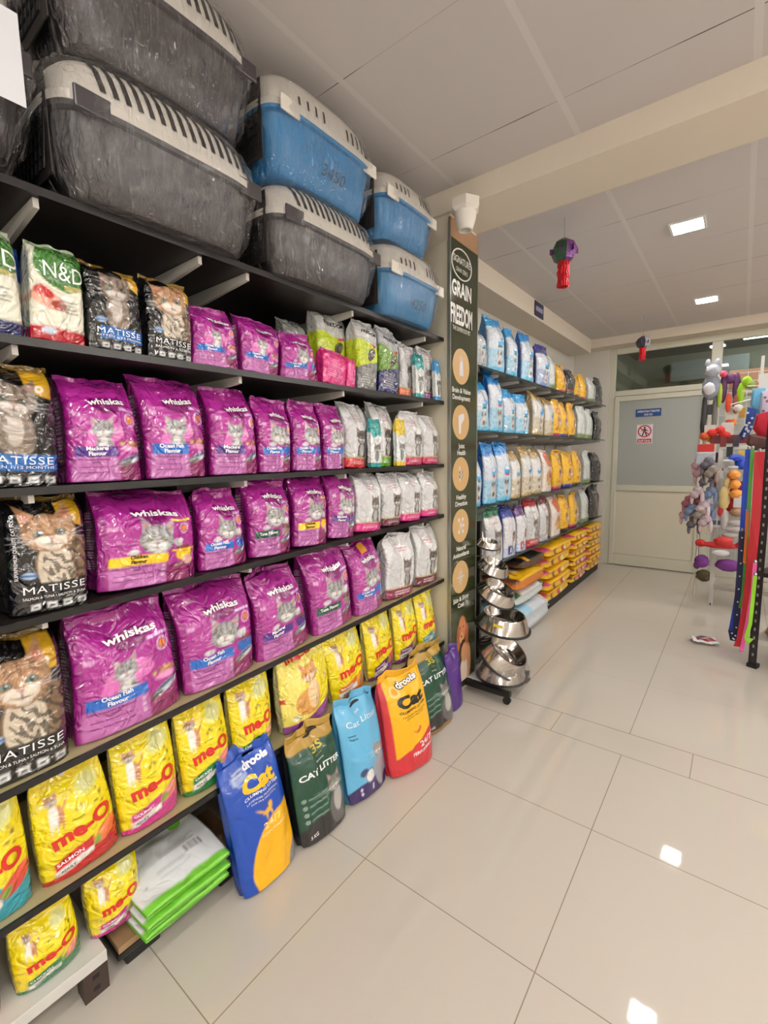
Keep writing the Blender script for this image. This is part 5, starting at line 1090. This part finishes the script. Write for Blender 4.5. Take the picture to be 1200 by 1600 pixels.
def card(label,cat,Y,px0,px1,py0,py1,c,extra=(),name='carded_toy',group=None,text=None):
    p=at((px0+px1)/2,(py0+py1)/2,Y); a=at(px0,(py0+py1)/2,Y); b=at(px1,(py0+py1)/2,Y); u=at((px0+px1)/2,py0,Y); d=at((px0+px1)/2,py1,Y); W=(b.x-a.x)/2; H=(u.z-d.z)/2
    e=empty(name,p); tag(e,label,cat,group)
    MB().box(-W,W,-.002,.002,-H,H).build('backing_card',mat('card_%d_%d_%d'%c,c,.45),e,bevel=.0015)
    for pn,cc,x,z,rx,rz in extra:
        MB().lathe([(.0001,-1),(.5,-.87),(.87,-.5),(1,0),(.87,.5),(.5,.87),(.0001,1)],18,Matrix.Translation((x*W,-.004-min(rx*W,rz*H)*.8,z*H))@Matrix.Diagonal((rx*W,min(rx*W,rz*H)*.8,rz*H,1)),cap=False).build(pn,mat('toy_%d_%d_%d'%cc,cc,.4),e,smooth=True)
    if text:
        for s_,x,z,sz_,wd in text: flat_text('lettering',s_,sz_*H,Matrix.Translation((x*W,-.0035,z*H))@FY,mat('print_black',(22,22,24),.5),e,.02,wd*W)
    return e
Y1_=5.36
plush('grey and white plush with long dangling legs at the upper left of the grid','pet toy',5.33,1114,572,[('head',(176,180,190),[(0,-2,-6,8,5,8),(-5,-2,3,3,2,6),(5,-2,3,3,2,6)]),('body',(140,146,158),[(0,-1,-26,10,6,16)]),('white_belly',(210,212,218),[(-2,-6,-28,6,3,8)]),('leg',(60,58,60),[(-6,0,-62,3.2,3,30)]),('leg',(120,120,118),[(5,0,-60,3,3,28)])])
plush('magenta ball toy hanging beside the grey long legged plush','pet toy',5.33,1131,582,[('ball',(230,80,110),[(0,-2,-2,4,4,4)])],name='ball_toy')
plush('violet arched rope toy with lime and orange tips','pet toy',5.33,1141,588,[('arch',(92,46,96),[(-6,0,-14,4,3,18),(7,0,-14,4,3,18),(0,0,-3,8,3,6)]),('lime_tip',(170,196,60),[(-9,-3,-22,2.5,2,15)]),('orange_tip',(230,80,50),[(0,-3,-32,3,2,12)]),('brown_loop',(150,86,60),[(8,-3,-34,4,2,12)])],name='rope_toy')
plush('lime green crocodile shaped toy with a white foot','pet toy',5.33,1164,592,[('body',(150,196,30),[(2,-2,-4,5,4,7),(-3,-2,-18,4,4,14)]),('foot',(222,222,214),[(-5,-3,-34,5,3,5)])])
plush('small green and salmon toy pair at the top right of the grid','pet toy',5.33,1184,598,[('green_ball',(140,170,80),[(-6,-2,-2,5,4,5)]),('salmon_ball',(220,150,130),[(3,-3,-2,5,4,4)])],name='ball_toy')
card('white card with a yellow ball low at the left of the grid',"pet toy",5.30,1100,1118,664,690,(222,220,214),[('yellow_ball',(226,180,50),0,-.7,.55,.4)],group=None)
card('white card with a lime ring toy in the middle of the grid','pet toy',5.30,1127,1146,660,684,(222,220,214),[('lime_ring',(214,200,40),.1,-.8,.8,.28),('green_bead',(120,150,70),.1,-.45,.4,.2)])
card('tall pale card with an orange toy, upper middle of the grid','pet toy',5.34,1134,1152,640,656,(214,212,202),[('orange_ball',(236,130,40),.5,-1.5,.5,.7),('red_fish',(206,80,60),-.3,-1.3,.7,.4)])
plush('bright red squeaky toys heaped on the dark red tray','pet toy',5.18,1119,676,[('red_toy',(206,40,34),[(-4,0,0,6,4,5),(4,0,3,5,4,5),(9,0,-3,6,4,4)]),('orange_toy',(216,90,40),[(-12,0,-4,5,4,5)])],name='squeaky_toy')
# bagged goods and fabric toys at the left of the frame
e=card('clear bag with a red header card hanging left of the white frame','pet accessory',5.12,1090,1116,694,706,(206,44,38),name='header_bag')
MB().box(-.075,.075,-.018,.012,-.155,-.036).build('clear_bag',mat('bag_grey',(176,182,192),.2,bump=(60,.6,.01)),e,bevel=.01)
rr=random.Random(7)
fab=[((176,140,150),'dusty pink'),((96,92,104),'charcoal'),((190,170,176),'pale mauve'),((150,90,104),'rose'),((110,130,160),'steel blue'),((140,130,120),'taupe')]
spots=[(1094,722),(1108,722),(1100,790),(1078,782),(1108,795),(1114,735),(1096,735),(1106,748),(1091,768),(1100,778),(1082,795),(1096,800),(1074,800),(1086,815),(1104,812),(1110,735),(1112,768)]
names=['topmost left','topmost right','central','far outer','near the card','beside the post','upper left','upper inner','middle left','middle inner','outer','inner','outermost','lowest outer','lowest inner','top inner','mid inner']
for i,(x,y) in enumerate(spots):
    c,cn=fab[i%len(fab)]
    plush('%s fabric toy knot, %s in the cluster left of the white frame'%(cn,names[i]),'pet toy',5.14-.03*(i%3),x,y-6,[('knot',c,[(0,0,-4,6,5,6),(-4,-2,-9,5,4,5)]),('loose_end',tuple(int(min(255,k*1.15)) for k in c),[(5,-1,-13,2.5,2,8),(-6,-1,-15,2,2,7)])],group='fabric toys hanging left of the white frame',name='fabric_toy')
bone_card=card('white card printed with a grey bone hanging low on the white frame','pet toy',5.12,1098,1134,776,824,(222,222,224),[('rawhide_bone',(150,132,116),0,.42,.75,.09),('bone_end',(150,132,116),-.7,.45,.18,.14),('bone_end',(150,132,116),.7,.38,.16,.12)])
MB().box(-.05,-.02,-.0035,-.002,-.115,-.075).box(-.01,.02,-.0035,-.002,-.115,-.075).box(.03,.06,-.0035,-.002,-.115,-.075).build('printed_blocks',mat('print_grey',(96,100,110),.5),bone_card)
plush('cream rubber chicken with red feet','pet toy',5.10,1137,748,[('body',(222,200,140),[(0,0,-6,4,4,8),(-2,0,-24,6,5,16)]),('feet',(196,40,50),[(-5,0,-42,3,3,6)]),('comb',(206,50,40),[(2,0,4,3,2,4)])],name='rubber_toy')
plush('three orange balls joined in a row hanging on the frame','pet toy',5.08,1148,738,[('ball',(240,160,70),[(0,0,-3,6,6,6)]),('ball',(240,160,70),[(1,0,-15,6,6,6)]),('ball',(240,160,70),[(3,0,-27,7,6,6)])],name='ball_toy')
plush('blue and white rope toy at the top of the white frame','pet toy',5.12,1150,716,[('blue_knot',(40,76,190),[(0,0,0,8,5,5),(6,0,-8,7,5,6)]),('white_strand',(214,216,222),[(-6,-2,-3,7,2,2),(-2,-3,-11,6,2,2)])],name='rope_toy')
plush('red star shaped toy behind the rubber chicken','pet toy',5.16,1141,766,[('star',(176,30,40),[(4,0,-6,6,3,10),(4,0,-20,8,3,8),(0,0,10,5,3,6)])],name='rubber_toy')
plush('striped rope toy with brown roll beside the bone card','pet toy',5.10,1148,800,[('roll',(176,136,104),[(2,0,0,7,6,6)]),('striped_rope',(196,190,188),[(2,0,-14,9,4,4),(0,0,-22,9,4,4),(-3,0,-30,8,4,4),(-10,0,-10,4,4,14)])],name='rope_toy')
card('white tag card hanging between the frame and the leads','pet toy',5.06,1146,1162,775,793,(214,216,220))
plush('red bone toy lying across low on the white frame','pet toy',5.08,1124,852,[('bone_bar',(204,44,48),[(0,0,0,22,5,4)]),('bone_end',(204,44,48),[(-20,0,1,6,5,5)]),('bone_end',(204,44,48),[(22,0,2,6,5,5)]),('red_bow',(216,60,60),[(4,-2,-12+18,10,5,6)]),('white_label',(232,232,232),[(2,-3,-9,9,3,4)])],name='bone_toy')
plush('violet plush pair hanging beneath the red bone toy','pet toy',5.12,1108,878,[('plush_body',(120,54,140),[(-8,0,0,8,6,9),(20,0,-2,14,6,8)]),('plush_foot',(100,44,120),[(-13,0,-6,4,4,5),(34,0,-4,8,5,6)])],name='plush_toy')
plush('olive pouch on the floor behind the white frame','pet accessory',5.35,1100,897,[('pouch',(92,88,60),[(0,0,-2,9,8,8)])],name='pouch')
for i,(x,y,c,n) in enumerate(((1122,604,(206,206,204),'silver'),(1160,645,(196,150,60),'mustard'),(1128,790,(150,60,70),'maroon'),(1140,706,(40,40,46),'black'),(1158,760,(90,40,110),'purple'),(1158,712,(220,180,60),'golden'),(1110,640,(70,72,76),'slate'),(1140,845,(196,196,190),'ash'),(1130,690,(120,40,40),'brick red'),(1150,690,(60,58,70),'dark'),(1122,715,(70,60,64),'charcoal'),(1125,740,(226,224,220),'white'),(1120,762,(120,60,70),'wine red'),(1133,728,(200,200,196),'pale'))):
    card('%s little packet hooked on the wires %s'%(n,'of the tall grid' if y<680 else 'of the white frame'),'pet accessory',5.40 if y<680 or x<1125 else 5.16,x-5,x+5,y-8,y+8,c,name='small_packet')
# clothes on long prongs
q=MB()
for (a,b) in (((1168,603),(1200,602)),((1160,611),(1200,609)),((1142,632),(1172,622))):
    q.tube([at(*a,4.6),at(b[0]+8,b[1],4.9)],.005,6)
tag(q.build('prong',wm),'white display prongs sticking out above the dog clothes','hook')
def cloth(label,Y,poly,c,name='dog_garment',cat='dog clothes',group=None,dots=None,th=.03,thick=True):
    P=[at(x,y,Y) for x,y in poly]; c0=sum(P,Vector())/len(P); e=empty(name,c0); tag(e,label,cat,group)
    n=len(P); vs=[];fs=[]
    # puffed panel: rim, and a fuller middle front and back
    for s_ in (-1,1):
        for kf,dep in ((1,.15),(.75,.8),(.35,1.0)):
            for i,p in enumerate(P): v=(p-c0)*kf; vs.append((v.x,s_*th*dep*(1+.25*math.sin(i*2.2)),v.z))
    for s_ in range(2):
        o=s_*3*n
        for j in range(2):
            for i in range(n):
                a,b,c_,d=o+j*n+i,o+j*n+(i+1)%n,o+(j+1)*n+(i+1)%n,o+(j+1)*n+i; fs.append((a,b,c_,d) if s_==0 else (a,d,c_,b))
        fs.append(tuple(o+2*n+i for i in range(n)) if s_==0 else tuple(o+2*n+i for i in range(n))[::-1])
    for i in range(n): fs.append((i,3*n+i,3*n+(i+1)%n,(i+1)%n))
    q=MB().add(vs,fs); q.build('fabric',mat('cloth_%d_%d_%d'%c,c,.75,bump=(90,.4,.006)),e,smooth=True)
    if dots:
        g=MB(); rr=random.Random(2)
        xs=[(p-c0).x for p in P]; zs=[(p-c0).z for p in P]
        for k in range(dots[1]):
            t_=rr.random(); a=rr.randrange(n); p=(P[a]-c0)*(.15+.6*rr.random()); g.lathe([(.0001,-.004),(.009,-.002),(.009,.002),(.0001,.004)],8,Matrix.Translation((p.x,-th*1.12,p.z))@Matrix.Rotation(PI/2,4,'X'),cap=False)
        g.build('printed_dots',mat('dots_%d'%dots[0][0],dots[0],.6),e)
    return e
cloth('light blue dog shirt hanging on the upper prong',4.55,[(1176,608),(1196,606),(1200,640),(1186,650),(1172,634)],(110,182,220))
cloth('pale lilac dotted dog shirt hanging beside the blue one',4.50,[(1190,612),(1212,606),(1214,655),(1186,652)],(206,200,216),dots=((150,80,120),8))
cloth('dark blue dotted dog coat hanging under the light blue shirt',4.45,[(1168,636),(1184,640),(1176,668),(1170,680),(1160,688),(1154,680),(1164,664)],(30,60,130),dots=((200,206,220),16))
cloth('crimson quilted dog coat hanging at the right edge',4.35,[(1182,648),(1212,640),(1214,682),(1186,684),(1176,670)],(176,20,44))
cloth('brown fluffy collar hanging below the crimson coat',4.2,[(1170,678),(1200,684),(1206,700),(1180,704),(1166,694)],(84,52,48),name='fluffy_collar')
0 and cloth('white rope end hanging left of the dark blue coat',4.45,[(1148,694),(1154,684),(1170,680),(1164,691)],(216,212,206),name='rope_end',cat='dog lead')
# leads hanging from the rack front
def lead(label,c,pts,Y,wd,dots=None,th=.006):
    P=[at(x,y,Y) for x,y in pts]; c0=P[0].copy(); e=empty('dog_lead',c0); tag(e,label,'dog lead','dog leads hanging on the rack post')
    q=MB(); w=wd/720.587*Y*.80/2; vs=[];fs=[]
    for i,p in enumerate(P):
        v=p-c0; tw=.3*math.sin(i*1.1)
        for sx,sy in ((-1,-1),(1,-1),(1,1),(-1,1)): vs.append((v.x+sx*w*math.cos(tw),sy*th+sx*w*math.sin(tw)*.5,v.z))
    for i in range(len(P)-1):
        for k in range(4): fs.append((4*i+k,4*(i+1)+k,4*(i+1)+(k+1)%4,4*i+(k+1)%4))
    fs.append((0,1,2,3)); fs.append((4*len(P)-1,4*len(P)-2,4*len(P)-3,4*len(P)-4))
    q.add(vs,fs).build('strap',mat('strap_%d_%d_%d'%c,c,.6,bump=(200,.2,.002)),e,smooth=False)
    if dots:
        g=MB()
        for i in range(len(P)-1):
            for k in range(dots[1]):
                p=P[i].lerp(P[i+1],(k+.5)/dots[1])-c0; g.box(p.x-w*.22,p.x+w*.22,-th-.003,-th+.001,p.z-w*.22,p.z+w*.22)
        g.build('pattern_dots',mat('dots_%d'%dots[0][0],dots[0],.6),e)
    MB().lathe([(.007,0),(.010,.01),(.007,.02)],8,Matrix.Translation((0,0,0))).build('clip',mat('hook_steel',(180,180,176),.3,metal=.8),e)
lead('broad royal blue lead hanging leftmost',(24,60,170),[(1170,702),(1166,740),(1163,790),(1160,840),(1157,880),(1153,930),(1147,965),(1143,985)],3.78,8)
lead('navy lead with white specks and a looped end',(24,28,70),[(1160,830),(1158,870),(1155,910),(1152,950),(1150,990),(1146,1001),(1143,985)],3.74,9,((220,220,230),2))
lead('green lead between the blue and red ones',(86,160,60),[(1176,702),(1172,760),(1168,820),(1165,880),(1161,930),(1157,950)],3.72,5)
lead('thin orange lead beside the green one',(226,120,40),[(1168,800),(1166,840),(1163,880)],3.70,4)
lead('white and pink beaded lead',(226,170,190),[(1180,720),(1177,780),(1173,830),(1170,870)],3.69,3,((236,236,236),2))
lead('broad red lead hanging in the middle',(172,18,32),[(1187,706),(1184,760),(1181,810),(1176,860),(1171,910),(1165,960),(1158,1000),(1153,1010)],3.66,12)
lead('second red lead with a loop near the floor',(176,16,40),[(1176,860),(1172,930),(1162,975),(1155,998)],3.70,6)
lead('pink lead ending in a beaded tip',(226,90,160),[(1180,880),(1176,920),(1168,970),(1160,1010),(1158,1018)],3.60,5,((240,180,210),1))
lead('lime green lead with a looped end lowest at the right',(140,206,40),[(1180,900),(1176,940),(1172,975),(1166,995),(1168,1004),(1174,998)],3.56,5)
# dark slotted rack with brown packs
t=empty('slotted_rack',(.135,3.80,0)); tag(t,'dark slotted steel rack at the right edge holding brown packs','rack'); rk=mat('rack_dark',(40,36,36),.45); t.rotation_euler=(0,0,-.32)
for x,y in ((0,0),(.9,0),(0,.45),(.9,.45)):
    q=MB().box(x-.022,x+.022,y-.003,y+.003,.02,2.05).box(x-.022,x-.016,y-.003,y+.04,.02,2.05); q.build('angle_post',rk,t)
    MB().box(x-.028,x+.028,y-.012,y+.045,0,.025).build('rubber_foot',mat('rubber_black',(18,18,18),.6),t)
q=MB()
for i in range(34): q.box(-.005,.005,-.0042,-.0025,.08+i*.058,.10+i*.058)
q.build('post_slots',mat('slot_light',(150,140,130),.5),t)
for z,m_ in ((.17,mat('rack_white',(196,192,182),.4)),(.62,rk),(1.03,mat('rack_white',(196,192,182),.4)),(1.45,rk)):
    MB().box(-.02,.92,-.0,.46,z,z+.028).build('rack_shelf',m_,t)
def rackbag(label,x,y,z,w_,d_,h_,c,seed,rz=0):
    r_=np.random.RandomState(seed); vs=[];fs=[]; n=24; LV=[(.80,0),(.97,.18),(1,.5),(.95,.82),(.75,1)]
    for s_,zz in LV:
        for k,(a,b) in enumerate(ring_pts(w_/2*s_,d_/2*s_,4,n)): f_=1+.05*math.sin(k*1.3+seed+zz*5); vs.append((a*f_,b*f_,zz*h_*(1+.06*math.sin(k*.8+seed))))
    for j in range(4):
        for k in range(n): fs.append((j*n+k,j*n+(k+1)%n,(j+1)*n+(k+1)%n,(j+1)*n+k))
    fs.append(tuple(range(n))[::-1]); fs.append(tuple(4*n+k for k in range(n)))
    R_=Matrix.Rotation(-.32,3,'Z'); p=R_@Vector((x,y,0)); o=mesh_obj('brown_pack',vs,fs,mat('pack_%d_%d_%d'%c,c,.3,bump=(25,.5,.01),coat=.3),None,smooth=True); o.location=(.135+p.x,3.80+p.y,z); o.rotation_euler=(0,0,-.32); tag(o,label,'pet food bag')
for i in range(4): rackbag('brown gold pack lying %s on the bottom rack shelf'%['lowest','second from the bottom','third from the bottom','topmost'][i],.24+.01*i,.20,.20+i*.085,.42,.38,.083,(150,108,30) if i%2==0 else (120,84,26),i)
rackbag('dark gold pack on the second rack shelf',.24,.2,.65,.40,.36,.19,(140,100,30),9)
rackbag('black pack resting on the dark gold one',.24,.2,.845,.36,.32,.09,(28,26,26),10)
for i,(c,lb) in enumerate((((226,200,40),'yellow packet on the white rack shelf'),((226,222,214),'cream packet on the white rack shelf'),((176,60,50),'red packet on the white rack shelf'))):
    rackbag(lb,.10+.2*i,.1,1.06,.16,.12,.14,c,20+i)
for i,(c,lb) in enumerate((((206,190,120),'straw coloured tin on the upper rack shelf'),((200,200,196),'pale tin on the upper rack shelf'),((170,110,60),'tan tin on the upper rack shelf'))):
    rackbag(lb,.09+.16*i,.1,1.48,.12,.11,.12,c,30+i)
e=empty('price_holder',at(1196,598,4.6)); tag(e,'blank white plastic price holder at the top right','sign')
MB().box(-.04,.06,-.004,.004,-.05,.07).build('plate',wm,e,bevel=.003); MB().box(-.035,-.015,-.01,.01,.07,.2).build('stem',wm,e)
# ---- little packet dropped on the tiles
def packet():
    p=empty('dropped_packet',(-.145,4.10,.0)); p.rotation_euler=(0,0,.35); tag(p,'small crumpled silver and red packet lying on the floor tiles','litter packet')
    vs=[];fs=[]; n=12; m_=8
    for s_ in (1,-1):
        for j in range(m_+1):
            for i in range(n+1):
                u=i/n*2-1; v=j/m_*2-1; b=(1-u*u)**.5*(1-v*v)**.5; vs.append((u*.085,v*.06,.022+s_*.018*b+.006*math.sin(u*5+v*3)+(.012 if u<-.8 else 0)))
    N=(n+1)*(m_+1)
    for j in range(m_):
        for i in range(n):
            a=j*(n+1)+i; fs.append((a,a+1,a+n+2,a+n+1)); fs.append((N+a,N+a+n+1,N+a+n+2,N+a+1))
    mesh_obj('foil_body',vs,fs,mat('packet_white',(222,220,220),.3,bump=(40,.5,.01)),p,smooth=True)
    v=[(x*.085,y*.06,.022+.018*math.sqrt(1-x*x)*math.sqrt(1-y*y)+.006*math.sin(x*5+y*3)+.0015) for y in np.linspace(-.75,-.2,4) for x in np.linspace(-.7,.8,9)]
    mesh_obj('red_print',v,[(j*9+i,j*9+i+1,j*9+i+10,j*9+i+9) for j in range(3) for i in range(8)],mat('print_dark_red',(150,30,44),.3),p,smooth=True)
    v=[(x*.085,y*.06,.022+.018*math.sqrt(1-x*x)*math.sqrt(1-y*y)+.006*math.sin(x*5+y*3)+.0015) for y in np.linspace(.0,.6,4) for x in np.linspace(-.6,.6,9)]
    mesh_obj('grey_print',v,[(j*9+i,j*9+i+1,j*9+i+10,j*9+i+9) for j in range(3) for i in range(8)],mat('print_grey',(96,100,110),.3),p,smooth=True)
packet()
